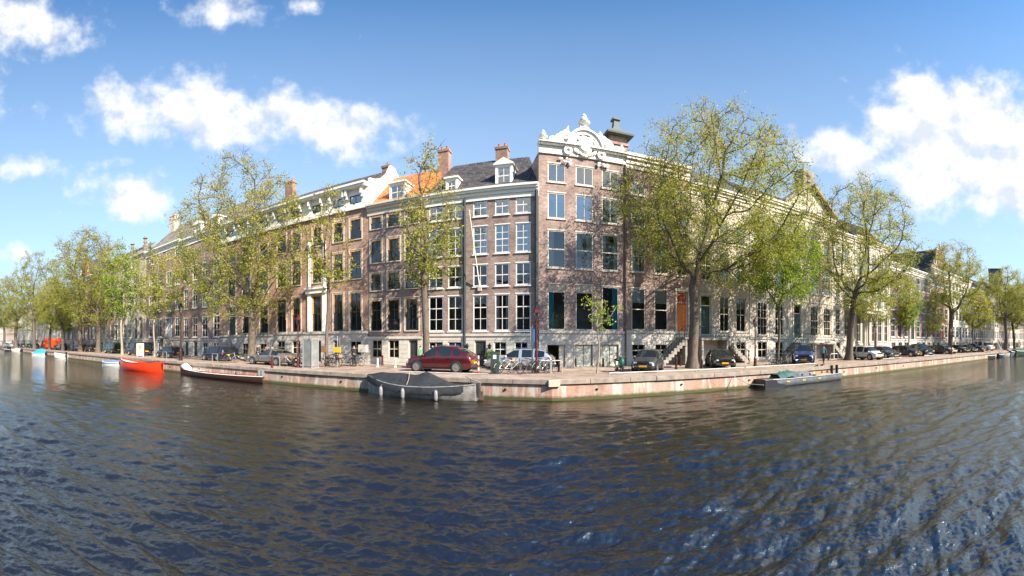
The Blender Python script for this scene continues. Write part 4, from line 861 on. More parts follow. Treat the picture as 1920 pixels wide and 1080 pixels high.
_, big['i'] = tree_px(19, 289, 669, 252, 345, 450, 610, 'small leafy tree by the dark green estate car and the lamp', .13, 7000, fork=3.8, natt=220, leafm=LEAF_ELM, ls=.22, bark=BARKP, name='young_tree')
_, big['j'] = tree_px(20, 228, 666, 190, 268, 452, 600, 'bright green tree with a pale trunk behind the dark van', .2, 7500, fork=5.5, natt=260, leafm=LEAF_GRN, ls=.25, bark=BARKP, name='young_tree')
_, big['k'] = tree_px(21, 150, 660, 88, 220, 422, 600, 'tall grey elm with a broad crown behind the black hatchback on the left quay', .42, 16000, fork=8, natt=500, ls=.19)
_, big['l'] = tree_px(22, 1688, 665, 1640, 1716, 505, 612, 'thin tree between the parked cars outside the long brown house', .13, 6500, fork=4.2, natt=170, leafm=LEAF_ELM, ls=.24, name='young_tree')
def hgt(ms): return max(v.co.z for v in ms[0].vertices)
def copy_px(key, bx, by, yt, label, rz, name='elm_tree', wide=1.0, group='elms along the canal'):
    p = G(bx, by); r = sqrt(p.x**2+p.y**2); H = (CH+(HY-yt)*r/FP)-SZ; s = H/hgt(big[key]); return plant(big[key], p, label, rz, s*wide, name, s, group)
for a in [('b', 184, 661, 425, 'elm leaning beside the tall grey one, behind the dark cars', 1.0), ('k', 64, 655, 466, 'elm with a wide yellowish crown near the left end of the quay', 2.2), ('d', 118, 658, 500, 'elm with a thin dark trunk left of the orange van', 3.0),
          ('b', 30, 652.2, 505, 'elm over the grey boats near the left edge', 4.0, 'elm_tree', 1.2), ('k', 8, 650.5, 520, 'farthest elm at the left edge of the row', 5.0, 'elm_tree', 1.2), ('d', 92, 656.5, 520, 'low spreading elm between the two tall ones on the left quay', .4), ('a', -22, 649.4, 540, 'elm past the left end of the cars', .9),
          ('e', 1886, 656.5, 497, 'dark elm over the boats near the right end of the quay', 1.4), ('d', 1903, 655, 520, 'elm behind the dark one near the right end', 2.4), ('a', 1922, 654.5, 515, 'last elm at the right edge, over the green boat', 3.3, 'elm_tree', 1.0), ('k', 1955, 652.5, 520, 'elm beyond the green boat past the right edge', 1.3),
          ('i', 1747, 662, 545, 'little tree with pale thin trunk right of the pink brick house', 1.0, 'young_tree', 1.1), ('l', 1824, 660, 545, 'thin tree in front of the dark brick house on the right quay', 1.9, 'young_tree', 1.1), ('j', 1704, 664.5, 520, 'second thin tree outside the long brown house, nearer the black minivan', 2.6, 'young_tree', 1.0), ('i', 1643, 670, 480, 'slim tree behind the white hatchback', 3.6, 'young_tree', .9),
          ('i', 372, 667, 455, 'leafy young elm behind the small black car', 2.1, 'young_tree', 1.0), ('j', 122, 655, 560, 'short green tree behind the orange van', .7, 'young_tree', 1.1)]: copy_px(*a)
# ---------------------------------------------------------------- vehicles
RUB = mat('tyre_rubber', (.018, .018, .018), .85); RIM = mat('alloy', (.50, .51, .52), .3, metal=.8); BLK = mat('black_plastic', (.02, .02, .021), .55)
LAMPW = mat('headlight_glass', (.62, .66, .68), .12, spec=.8); LAMPR = mat('tail_light_red', (.45, .01, .012), .2); YEL = mat('number_plate_yellow', (.85, .46, .02), .5); CHR = mat('chrome', (.6, .6, .62), .15, metal=1)
def paint(n, c, metal=.25): return mat('car_paint_'+n, c, .28, metal=metal, coat=1)
# (t, z_top/H) outline with t from tail 0 to nose 1, greenhouse span, windscreen span
TYPES = {
 'hatch': dict(top=[(0,.50),(.015,.62),(.05,.74),(.13,.93),(.24,.985),(.45,1.0),(.58,.97),(.74,.67),(.80,.62),(.90,.56),(.97,.45),(1,.34)], belt=[(0,.50),(.05,.62),(.74,.60),(1,.34)], gh=(.07,.73), pil=(.30,.52), ws=(.59,.735), rw=(.03,.12)),
 'suv': dict(top=[(0,.48),(.01,.60),(.045,.69),(.18,.90),(.28,.975),(.45,1.0),(.58,.955),(.73,.67),(.78,.635),(.90,.585),(.97,.48),(1,.36)], belt=[(0,.54),(.06,.66),(.3,.64),(.73,.61),(1,.36)], gh=(.13,.72), pil=(.27,.50), ws=(.585,.725), rw=(.055,.17)),
 'saloon': dict(top=[(0,.48),(.012,.62),(.05,.68),(.10,.71),(.28,.93),(.40,1.0),(.50,.985),(.66,.70),(.72,.655),(.88,.57),(.97,.45),(1,.32)], belt=[(0,.5),(.08,.64),(.68,.62),(1,.32)], gh=(.16,.65), pil=(.36,), ws=(.51,.66), rw=(.12,.27)),
 'estate': dict(top=[(0,.46),(.01,.60),(.04,.70),(.11,.92),(.22,.985),(.42,1.0),(.54,.97),(.69,.68),(.74,.64),(.89,.56),(.97,.44),(1,.33)], belt=[(0,.5),(.05,.63),(.7,.60),(1,.33)], gh=(.08,.68), pil=(.26,.46), ws=(.55,.685), rw=(.04,.105)),
 'mpv': dict(top=[(0,.46),(.008,.62),(.03,.80),(.07,.95),(.2,.99),(.5,1.0),(.64,.95),(.82,.64),(.86,.59),(.93,.52),(.98,.42),(1,.32)], belt=[(0,.5),(.04,.58),(.82,.56),(1,.32)], gh=(.05,.80), pil=(.30,.56), ws=(.65,.815), rw=(.01,.05)),
 'van': dict(top=[(0,.46),(.004,.62),(.012,.9),(.03,.98),(.2,1.0),(.62,1.0),(.72,.95),(.86,.60),(.90,.55),(.96,.49),(.99,.40),(1,.32)], belt=[(0,.5),(.02,.58),(.85,.55),(1,.32)], gh=(.04,.84), pil=(.28,.55,.58), ws=(.735,.855), rw=(.0,.02)),
 'boxvan': dict(top=[(0,.3),(.002,.6),(.004,.98),(.01,1.0),(.3,1.0),(.75,1.0),(.76,.84),(.81,.83),(.90,.54),(.985,.47),(1,.28)], belt=[(0,.4),(.02,.45),(.76,.50),(.88,.48),(1,.28)], gh=(.77,.88), pil=(), ws=(.81,.90), rw=(.5,.5)),
}
def car(kind, L, W, H, pm, loc, rz, name, label, plate=YEL, rails=False, pose_tail=LAMPR, rim=RIM, group='cars parked along the canal', cat='car'):
    T = TYPES[kind]; e = empty(name, loc, rz, label, cat, group)
    ts = sorted(set(list(np.linspace(0, 1, 45))+[.004, .012, .988, .996]+list(T['gh'])+list(T['ws'])))
    tp = np.interp(ts, *zip(*T['top']))*H; bt = np.interp(ts, *zip(*T['belt']))*H; Rw = .325 if H < 1.65 else .36
    if kind == 'suv': Rw = .37
    rows = []
    for t, zt, zb in zip(ts, tp, bt):
        zb = min(zb, zt-.015); lo = .22+(.10*max(0, (t-.93)/.07) if t > .5 else .12*max(0, (.07-t)/.07))
        w = W/2*(1-.20*max(0, (t-.84)/.16)**2-.10*max(0, (.12-t)/.12)**2); g = max(0, min(1, (zt-zb)/(H*.33))); wt = w*(.90-.16*g)
        if kind in ('boxvan', 'van'): wt = w*(.93-.06*g)
        if kind == 'boxvan' and t < .7: wt = w*.99
        h = zb-lo
        rows.append([(0, lo), (w*.86, lo), (w*.97, lo+h*.14), (w*1.0, lo+h*.45), (w*.985, lo+h*.74), (w*.955, zb-.0), ((w*.945+wt)/2+.01*g, (zb+zt)/2-.01), (wt+.012*g, zt-.055*g-.003), (wt*.86, zt-.004), (wt*.45, zt+.016*g+.004), (0, zt+.022*g+.006)])
    k = len(rows[0]); m = len(ts); mb = MB(); V = {}
    for sg in (1, -1):
        v = [((t-.5)*L, sg*p[0], p[1]) for t, r in zip(ts, rows) for p in r]; f = []
        for i in range(m-1):
            for j in range(k-1):
                q = (i*k+j, (i+1)*k+j, (i+1)*k+j+1, i*k+j+1); f.append(q if sg < 0 else q[::-1])
        f.append(tuple(range(k)) if sg > 0 else tuple(range(k))[::-1]); f.append(tuple((m-1)*k+j for j in range(k))[::(-1 if sg > 0 else 1)])
        mb.add(v, f); V[sg] = v
    body = mb.build('body', pm, e, True)
    def patch(nm, sides, ta, tb, j0, j1, m_=CARGL, push=.012, par=e):
        q = MB()
        ii = [i for i in range(m) if ta-1e-6 <= ts[i] <= tb+1e-6]
        if len(ii) < 2: return None
        for sg in sides:
            v = [];
            for i in ii:
                for j in range(j0, j1+1):
                    p = Vector(V[sg][i*k+j]); a_ = Vector(V[sg][min(i+1, m-1)*k+j])-Vector(V[sg][max(i-1, 0)*k+j]); b_ = Vector(V[sg][i*k+min(j+1, k-1)])-Vector(V[sg][i*k+max(j-1, 0)])
                    nn = a_.cross(b_); 
                    if sg > 0: nn = -nn
                    nn = nn*(-1) if nn.dot(p-Vector((p.x*.8, 0, H*.4))) < 0 else nn
                    if nn.length > 1e-9: p = p+nn.normalized()*push
                    v.append(p)
            c = j1-j0+1; f = [(a*c+b, (a+1)*c+b, (a+1)*c+b+1, a*c+b+1) for a in range(len(ii)-1) for b in range(c-1)]
            q.add(v, f if sg < 0 else [x[::-1] for x in f])
        return q.build(nm, m_, par, True)
    a, b = T['gh']; cuts = [a]+list(T['pil'])+[b]
    for sg in (1, -1):
        for c0, c1 in zip(cuts, cuts[1:]):
            if kind == 'van' and pm.name.endswith('panel'): continue
            if c1-c0 > .05: patch('side_window', (sg,), c0+.012, c1-.010, 5, 7)
    patch('windscreen', (1, -1), *T['ws'], 7, 10)
    if kind not in ('boxvan',): patch('rear_window', (1, -1), *T['rw'], 7, 10)
    # bumper, sills, grille, lamps, plates
    for x, sgx in ((L/2, 1), (-L/2, -1)):
        q = MB(); q.box(*sorted((x-sgx*.10, x+sgx*.012)), -W*.37, W*.37, .24, .40); q.build('bumper', BLK if kind != 'boxvan' else pm, e, bevel=.03)
    q = MB(); q.box(L/2-.05, L/2+.020, -W*.24, W*.24, .47*H*.74+.12, .47*H*.74+.25)
    o = q.build('grille', BLK, e); q = MB(); q.box(L/2-.02, L/2+.03, -.13, .13, .47*H*.74+.17, .47*H*.74+.20); q.build('badge', CHR, o)
    q = MB(); q.box(L/2, L/2+.035, -.26, .26, .36, .47); q.build('number_plate', plate, e); q = MB(); q.box(-L/2-.035, -L/2, -.26, .26, .60, .71); q.build('number_plate', plate, e)
    for sg in (1, -1):
        hl = patch('headlight', (sg,), .945, .99, 4, 6, LAMPW, .016)
        hx = MB(); hx.box(L/2-.16, L/2-.0, *sorted((sg*W*.27, sg*W*.385)), H*.40, H*.47); hx.build('headlight', LAMPW, e, bevel=.02)
        if kind in ('estate', 'hatch', 'suv', 'mpv', 'van'): patch('tail_light', (sg,), .004, .045, 4, 6, LAMPR, .016)
        else: patch('tail_light', (sg,), .004, .05, 4, 5, LAMPR, .016)
        q = MB(); q.lathe([(.0, -.09), (.07, -.07), (.10, 0), (.07, .05), (0, .06)], 8, ((T['ws'][1]-.5)*L-.12, sg*(W/2+.05), T['belt'][-2][1]*H+.07), 'x'); q.build('wing_mirror', pm, e, True)
        for tt in (list(T['pil'])[:2] or [.6]): q = MB(); q.box((tt-.5)*L+.02+.1, (tt-.5)*L+.2+.1, *sorted((sg*(W/2-.02), sg*(W/2+.012))), H*.52, H*.545); q.build('door_handle', CHR, e)
        q = MB(); xl = [(-.5+c)*L for c in cuts[1:]]
        for x in xl[:3]: q.box(x-.006, x+.006, *sorted((sg*(W/2-.04), sg*(W/2+.003))), .33, H*.56)
        q.box(-L*.30, L*.30, *sorted((sg*(W/2-.08), sg*(W/2+.004))), .22, .30); q.build('door_seam', BLK, e)
        if rails: q = MB(); q.tube([(-L*.33, sg*W*.345, H*.985), (-L*.30, sg*W*.345, H+.05), (L*.02, sg*W*.345, H+.06), (L*.07, sg*W*.345, H*.99)], .018, 6); q.build('roof_rail', CHR, e)
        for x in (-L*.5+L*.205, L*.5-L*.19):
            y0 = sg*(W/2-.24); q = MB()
            q.lathe([(Rw+.055, 0), (Rw+.055, sg*(.245))], 22, (x, y0, Rw+.02), 'y'); q.build('arch_shade_disc', BLK, e, False)  # black disc paints in the shaded gap round the wheel
            q = MB(); q.lathe([(Rw*.5, 0), (Rw-.03, 0), (Rw, .03*sg), (Rw, .18*sg), (Rw-.03, .225*sg+.0), (Rw*.70, .222*sg), (Rw*.66, .19*sg), (.02, .18*sg)], 22, (x, y0+sg*.066, Rw), 'y'); w = q.build('wheel', RUB, e, False)
            q = MB(); q.lathe([(Rw*.68, .0), (Rw*.68, sg*.02), (Rw*.60, sg*.024), (Rw*.60, 0)], 20, (x, y0+sg*.262, Rw), 'y', False); q.lathe([(Rw*.66, 0), (.0, sg*.001)], 20, (x, y0+sg*.258, Rw), 'y', False)
            for i in range(5):
                t = i*2*pi/5+.3; ca, sa = cos(t), sin(t); y1 = y0+sg*.268
                q.add([(x+ca*.03-sa*.05, y1, Rw+sa*.03+ca*.05), (x+ca*.03+sa*.05, y1, Rw+sa*.03-ca*.05), (x+ca*Rw*.63+sa*.035, y1+sg*.012, Rw+sa*Rw*.63-ca*.035), (x+ca*Rw*.63-sa*.035, y1+sg*.012, Rw+sa*Rw*.63+ca*.035)], [(0, 1, 2, 3)])
            q.lathe([(.07, 0), (.06, sg*.03)], 10, (x, y1, Rw), 'y'); q.build('rim', rim, w)
    return e
BLACKP = paint('black', (.012, .013, .016)); DGREY = paint('dark_grey', (.06, .065, .075)); SILV = paint('silver', (.50, .53, .56), .5); GREYS = paint('taupe', (.24, .215, .195), .5); MAR = paint('maroon', (.085, .006, .010)); NAVY = paint('navy', (.012, .02, .05))
BLU = paint('blue', (.012, .035, .16)); WHT = paint('white', (.66, .66, .64), .0); GRN = paint('green', (.012, .07, .04)); ORG = paint('orange', (.75, .085, .012), 0); AUB = paint('aubergine', (.03, .02, .035)); LBL = paint('pale_blue', (.35, .42, .52), .3)
def side_car(px, by, kind, L, W, H, pm, label, s='L', name='parked_car', flip=False, drz=0, **kw):
    n, t, rz = frame(s); p = G(px, by)+n*(W/2); return car(kind, L, W, H, pm, p, rz+(0 if flip else pi)+drz, name, label, **kw)
def nose_car(px, by, delta, kind, L, W, H, pm, label, name='parked_car', **kw):
    """nose towards the water, delta degrees round from square to the quay"""
    n, t, rz = frame('R'); a = atan2(-n.y, -n.x)-rad(delta); d = Vector((cos(a), sin(a), 0)); p = G(px, by)-d*(L/2); return car(kind, L, W, H, pm, p, a, name, label, **kw)
side_car(818, 698.5, 'suv', 4.7, 1.88, 1.74, MAR, 'maroon SUV parked side-on in front of the white sash-window house', rails=True)
side_car(969, 694.5, 'estate', 5.0, 1.84, 1.50, SILV, 'silver estate car behind the bicycles, nose to the maroon car', rails=True)
side_car(495, 684.5, 'saloon', 4.95, 1.92, 1.38, GREYS, 'taupe grey low saloon with silver wheels in front of the big elm')
side_car(395, 676.5, 'mpv', 3.9, 1.70, 1.56, NAVY, 'small navy tall-roofed car between the stoop and the bicycles')
side_car(306, 671, 'estate', 4.6, 1.76, 1.46, BLACKP, 'black estate car with bright red tail light right of the white poster board', rails=True)
side_car(250, 666.5, 'van', 4.9, 1.90, 1.95, AUB, 'dark aubergine minibus behind the white poster board', name='parked_van', cat='van')
side_car(203, 662.5, 'van', 4.7, 1.86, 1.88, GRN, 'dark green minibus left of the aubergine one', name='parked_van', cat='van')
side_car(164, 659.5, 'hatch', 4.3, 1.74, 1.45, BLACKP, 'black hatchback left of the green minibus')
side_car(144, 658, 'saloon', 4.3, 1.74, 1.42, NAVY, 'dark blue saloon nose peeping out left of the black hatchback')
side_car(108, 656.2, 'mpv', 4.6, 1.8, 1.6, BLACKP, 'black people carrier in front of the orange van')
side_car(88, 653.8, 'boxvan', 6.0, 2.1, 2.9, ORG, 'bright orange box van among the dark cars on the left quay', drz=.75, name='delivery_van', cat='van')
for i, (px, by, k, p_, lb) in enumerate([(60, 653.2, 'estate', BLACKP, 'black estate car just left of the orange van'), (47, 652.7, 'hatch', GRN, 'dark green hatchback second left of the orange van'), (36, 652.2, 'hatch', NAVY, 'navy hatchback third left of the orange van'), (26, 651.8, 'estate', BLU, 'blue estate car beside the white one on the far left'), (17, 651.4, 'hatch', WHT, 'white hatchback near the left edge'), (7, 651, 'estate', SILV, 'silver estate car at the left edge')]): side_car(px, by, k, 4.4, 1.75, 1.48, p_, lb)
nose_car(1205, 699, 40, 'hatch', 3.45, 1.62, 1.47, DGREY, 'small dark grey hatchback with yellow plate beside the green scooter')
nose_car(1360, 691.5, 26, 'hatch', 4.4, 1.78, 1.44, BLACKP, 'black hatchback with slim headlights right of the largest elm trunk')
nose_car(1507, 683.5, 46, 'suv', 4.6, 1.88, 1.74, BLU, 'blue off-roader facing the water in front of the double stoop', rails=True)
nose_car(1650, 675.2, 8, 'mpv', 4.0, 1.70, 1.52, WHT, 'white compact car right of the leaning elm')
nose_car(1681, 673.5, 22, 'estate', 4.5, 1.76, 1.46, DGREY, 'dark grey estate with yellow plate beside the white compact car')
nose_car(1722, 669, -5, 'hatch', 3.9, 1.68, 1.50, AUB, 'plum grey hatchback outside the long brown house')
nose_car(1745, 668, 25, 'suv', 4.5, 1.86, 1.72, BLACKP, 'black off-roader beside the plum hatchback', plate=LAMPW)
nose_car(1765, 663.5, 5, 'estate', 4.6, 1.76, 1.46, SILV, 'silver beige estate behind the small black car')
nose_car(1786, 664.0, -8, 'hatch', 3.7, 1.65, 1.45, BLACKP, 'small black hatchback by the forked elm')
nose_car(1792, 663.4, 10, 'hatch', 3.9, 1.68, 1.45, SILV, 'silver hatchback nose showing behind the small black one')
nose_car(1815, 661.6, 25, 'estate', 4.5, 1.76, 1.44, BLACKP, 'black car with yellow plate, fourth from the white van')
nose_car(1829, 660.9, 25, 'hatch', 4.3, 1.74, 1.45, NAVY, 'navy car with yellow plate between black car and white van')
nose_car(1846, 660.2, 10, 'suv', 4.5, 1.82, 1.66, NAVY, 'dark blue tall car next to the white van')
nose_car(1862, 657.8, 22, 'van', 4.9, 1.92, 1.98, WHT, 'white minivan at the far end of the right row', name='parked_van', cat='van')
# ---------------------------------------------------------------- bicycles, scooter
BF = [mat('bike_'+c, v, .4, metal=.3) for c, v in (('black', (.02, .02, .02)), ('silver', (.42, .42, .40)), ('cream', (.6, .56, .45)), ('wine', (.2, .02, .05)))]
def ring(mb, c, R, r, n=20): mb.tube([(c[0]+R*cos(2*pi*i/n), c[1], c[2]+R*sin(2*pi*i/n)) for i in range(n+1)], r, 5, False)
def bicycle(loc, rz, label, fm, basket=False, group='bicycles parked along the canal'):
    e = empty('bicycle', loc, rz, label, 'bicycle', group); R = .34
    for x in (-.53, .53):
        q = MB(); ring(q, (x, 0, R), R-.02, .017); w = q.build('wheel', RUB, e); q = MB()
        for i in range(10): t = pi*i/10; q.tube([(x-cos(t)*.32, 0, R-sin(t)*.32), (x+cos(t)*.32, 0, R+sin(t)*.32)], .004, 3, False)
        q.lathe([(.03, -.05), (.03, .05)], 8, (x, 0, R), 'y'); q.build('spokes', CHR, w)
        q = MB(); q.tube([(x+(R+.03)*cos(t), 0, R+(R+.03)*sin(t)) for t in np.linspace(.5 if x > 0 else .2, 2.6 if x > 0 else 3.0, 9)], .018, 4); q.build('mudguard', fm, e)
    q = MB(); bb = (-.06, 0, .30); st = (-.2, 0, .82); hd = (.34, 0, .86); hb = (.38, 0, .66)
    for a, b, r in ((bb, st, .02), (bb, hb, .022), (st, hd, .02), ((-.53, .05, R), bb, .014), ((-.53, -.05, R), bb, .014), ((-.53, .05, R), (-.17, .0, .74), .011), ((-.53, -.05, R), (-.17, 0, .74), .011), (hb, hd, .024)): q.tube([a, b], r, 6)
    q.build('frame', fm, e)
    q = MB(); q.tube([(.53, .05, R), (.40, .05, .64)], .013, 5); q.tube([(.53, -.05, R), (.40, -.05, .64)], .013, 5); q.tube([(.40, .0, .64), (.33, 0, .98)], .015, 5); q.build('fork', fm, e)
    q = MB(); q.tube([(.12, .29, .98), (.28, .26, 1.02), (.34, .1, 1.0), (.34, -.1, 1.0), (.28, -.26, 1.02), (.12, -.29, .98)], .013, 5); q.build('handlebar', CHR, e)
    q = MB(); q.tube([(-.2, 0, .8), (-.23, 0, .93)], .014, 5); q.box(-.36, -.10, -.07, .07, .93, .98); q.build('saddle', BLK, e, bevel=.02)
    q = MB(); q.box(-.72, -.34, -.07, .07, .735, .75); q.tube([(-.53, .06, R), (-.6, .06, .74)], .008, 4); q.tube([(-.53, -.06, R), (-.6, -.06, .74)], .008, 4); q.build('luggage_rack', BLK, e)
    q = MB(); q.lathe([(.09, -.01), (.09, .01)], 10, (-.06, .03, .30), 'y'); q.tube([(-.06, .08, .30), (.08, .1, .2)], .012, 4); q.tube([(-.06, -.05, .30), (-.2, -.1, .40)], .012, 4); q.build('crank', CHR, e)
    if basket: q = MB(); q.box(.40, .68, -.18, .18, .76, .98); q.build('crate', mat('crate_wood', (.3, .2, .1), .8), e)
    return e
nL_, tL_, rzL = frame('L'); nR_, tR_, rzR = frame('R')
for i, (px, by, s, rot, fm, bk, lb) in enumerate([
    (545, 687.5, 'L', .25, 1, 0, 'silver bicycle leaning by the red lamp post, nearest the grey saloon'), (556, 688, 'L', -.15, 0, 0, 'black bicycle directly under the tall red lamp post'), (566, 688.5, 'L', .35, 3, 0, 'wine red bicycle beside the milky glass booth'),
    (613, 688, 'L', .1, 0, 0, 'black bicycle behind the thin young elm'), (628, 687.5, 'L', -.2, 0, 1, 'bicycle with wooden crate below the yellow sign'), (652, 687, 'L', .1, 0, 0, 'black bicycle left of the person in dark clothes'), (668, 686.5, 'L', -.1, 0, 0, 'black bicycle right of the person in dark clothes'),
    (948, 700.5, 'L', .9, 2, 1, 'cream bicycle with a crate right of the green cabinet'), (961, 700.5, 'L', .6, 1, 0, 'silver bicycle second right of the green cabinet'), (985, 701.5, 'L', 1.15, 0, 0, 'black bicycle seen nearly end-on left of the red lamp post by the corner'),
    (1018, 700, 'R', .5, 1, 0, 'silver bicycle right of the corner lamp post'), (1032, 699.5, 'R', .8, 0, 0, 'black bicycle in the hoop stand at the quay corner'),
    (1449, 684.5, 'R', .4, 1, 0, 'silver bicycle leftmost of the group under the bright green tree'), (1457, 684, 'R', .9, 0, 0, 'black bicycle second in the group under the bright green tree'), (1466, 684, 'R', .7, 0, 0, 'black bicycle third in the group under the bright green tree'), (1475, 683.6, 'R', 1.0, 1, 0, 'silver bicycle nearest the blue off-roader'),
    (425, 680, 'L', .8, 0, 0, 'black bicycle behind the small navy car tail'), (434, 680, 'L', .3, 1, 0, 'silver bicycle nearest the saloon bonnet on its left'), (418, 677, 'L', -.3, 3, 0, 'wine red bicycle at the foot of the stone stoop'), (344, 673, 'L', .9, 0, 0, 'black bicycle beside the lamp post left of the navy car'),
    (1735, 660.5, 'R', .2, 0, 0, 'black bicycle against the long brown house'), (1873, 658.8, 'R', .3, 0, 0, 'black bicycle right of the white minivan'), (1880, 658.4, 'R', .6, 0, 0, 'black bicycle in front of the dark elm trunk')]):
    n, t, rz = frame(s); bicycle(G(px, by), rz+rot+(pi if i % 3 == 0 else 0), lb, BF[fm], bk)
def scooter(loc, rz):
    e = empty('motor_scooter', loc, rz, 'green and black motor scooter on the pavement beside the small grey hatchback', 'scooter'); g = mat('scooter_green', (.0, .08, .035), .25, coat=1)
    for x in (-.58, .62):
        q = MB(); q.lathe([(.12, -.05), (.24, -.06), (.26, 0), (.24, .06), (.12, .05)], 18, (x, 0, .26), 'y'); w = q.build('wheel', RUB, e); q = MB(); q.lathe([(.13, -.055), (.13, .055)], 12, (x, 0, .26), 'y'); q.build('rim', RIM, w)
    q = MB(); q.tube([(.62, 0, .50), (.66, 0, .58), (.50, 0, .62)], [.05, .11, .09], 8); q.tube([(.62, 0, .45), (.50, 0, .75), (.42, 0, 1.0)], [.14, .20, .13], 10); q.prism([(-.75, .62), (-.3, .38), (.40, .30), (.42, .38), (-.1, .48), (-.15, .72), (-.78, .82)], -.16, .16); q.build('body', g, e, True, .03)
    q = MB(); q.box(-.72, -.08, -.14, .14, .76, .86); q.build('seat', BLK, e, bevel=.04); q = MB(); q.tube([(.36, .34, 1.06), (.42, .1, 1.02), (.42, -.1, 1.02), (.36, -.34, 1.06)], .02, 6); q.build('handlebar', BLK, e)
    q = MB(); q.lathe([(0, .03), (.08, 0), (.06, -.06)], 10, (.54, 0, .95), 'x'); q.build('headlight', LAMPW, e)
    for sg in (1, -1): q = MB(); q.tube([(.38, sg*.28, 1.06), (.36, sg*.34, 1.22)], .01, 4); q.lathe([(.06, 0), (.06, .02)], 8, (.35, sg*.34, 1.26), 'x'); q.build('mirror', BLK, e)
    q = MB(); q.box(.60, .63, -.1, .1, .3, .34); q.tube([(.62, .06, .26), (.55, .06, .55)], .02, 5); q.tube([(.62, -.06, .26), (.55, -.06, .55)], .02, 5); q.build('fork', BLK, e)
scooter(G(1161, 697.5), atan2(-nR_.y, -nR_.x)-.1)
# ---------------------------------------------------------------- boats
def hull(e, L, B, F, m, sheer=.25, stem=.25, transom=.5, name='hull', rimm=None, floor=None, flat=False, z0=-.18, inner=True, st=14):
    """open boat, bow at +x; returns gunwale points"""
    xs = np.linspace(0, 1, st); S1 = []; prof = []
    for t in xs:
        w = B/2*(sin(pi*min(1, (t*.62+.38)*(1.0) if transom else t))**.75 if transom else sin(pi*max(.02, min(.98, t)))**.6)
        if transom: w = B/2*max(0.02, (1-max(0, (t-.45)/.55)**2.3))*(transom+(1-transom)*min(1, t/.35)**.7)
        if flat: w = B/2*(1-.25*max(0, (t-.8)/.2)**2)
        h = F*(1+sheer*(2*t-1)**2*(1.0 if t > .5 else .55)); x = (t-.5)*L
        prof.append((x, w, h)); fl = stem*max(0, (t-.75)/.25)
        S1.append([(x-stem*L*.0, 0, z0), (x-fl*.6, w*.62, z0), (x-fl*.2, w*.92, z0+(h-z0)*.35), (x, w*.985, z0+(h-z0)*.7), (x, w, h), (x, w-.05 if w > .09 else w*.5, h), (x-fl*.2, max(.01, w-.08)*.9, .08), (x, 0, .06)])
    mb = MB(); k = 8
    for sg in (1, -1):
        v = [(p[0], sg*p[1], p[2]) for r in S1 for p in r]; f = []
        for i in range(st-1):
            for j in range(k-1): q = (i*k+j, (i+1)*k+j, (i+1)*k+j+1, i*k+j+1); f.append(q if sg < 0 else q[::-1])
        f.append(tuple(range(k)) if sg > 0 else tuple(range(k))[::-1]); f.append(tuple((st-1)*k+j for j in range(k))[::(-1 if sg > 0 else 1)]); mb.add(v, f)
    o = mb.build(name, m, e, True)
    mod = o.modifiers.new('edge', 'EDGE_SPLIT'); mod.split_angle = rad(38)
    q = MB()
    for sg in (1, -1): q.tube([(x, sg*(w+.005), h) for x, w, h in prof], .035, 6)
    q.build('gunwale', rimm or WHITE, o); return prof
def boat_at(xa, ya, xb, yb, B, bow_right=True):
    a, b = G(xa, ya, 0), G(xb, yb, 0); d = b-a; L = d.length; mid = (a+b)/2; side = Vector((-d.y, d.x, 0)).normalized()
    if side.dot(mid) < 0: side = -side
    mid += side*B*.42; return mid, atan2(d.y, d.x)+(0 if bow_right else pi), L
TARP = mat('black_tarpaulin', (.028, .029, .032), .55, var=.3, vs=3, bump=.8, bs=5); ALU = mat('weathered_aluminium', (.34, .33, .31), .42, metal=.25, var=.35, vs=4, bump=.3)
def tarp(e, prof, m, ridge, i0=0, i1=None, name='tarpaulin', drop=.12, post=.5, par=None):
    """cloth over a ridge pole, hanging over the gunwale"""
    i1 = i1 or len(prof); pr = prof[i0:i1]; n = len(pr); mb = MB(); v = []; g = random.Random(n)
    xs = np.linspace(0, n-1, n*3-2)
    for t in xs:
        i = min(int(t), n-2); f = t-i; x, w, h = [pr[i][q]*(1-f)+pr[i+1][q]*f for q in range(3)]
        u = t/(n-1); top = h+max(.04, float(np.interp(u, *zip(*ridge)))); sag = .05*sin(t*3.1)
        w2 = w+.05
        row = [(x, 0, top), (x, w2*.3, top-(top-h)*.33-abs(sag)*.4), (x, w2*.62, top-(top-h)*.68-abs(sag)), (x, w2*.93, h+.035+.01*sin(t*5)), (x, w2+.015, h-.02), (x, w2+.012+.01*sin(t*4), h-drop-.05*abs(sin(t*1.9)))]
        v.append(row)
    for sg in (1, -1):
        vv = [(p[0], sg*p[1], p[2]) for r in v for p in r]; m_ = len(v); f = []
        for i in range(m_-1):
            for j in range(5): q = (i*6+j, (i+1)*6+j, (i+1)*6+j+1, i*6+j+1); f.append(q if sg < 0 else q[::-1])
        mb.add(vv, f)
    return mb.build(name, m, par or e, True)
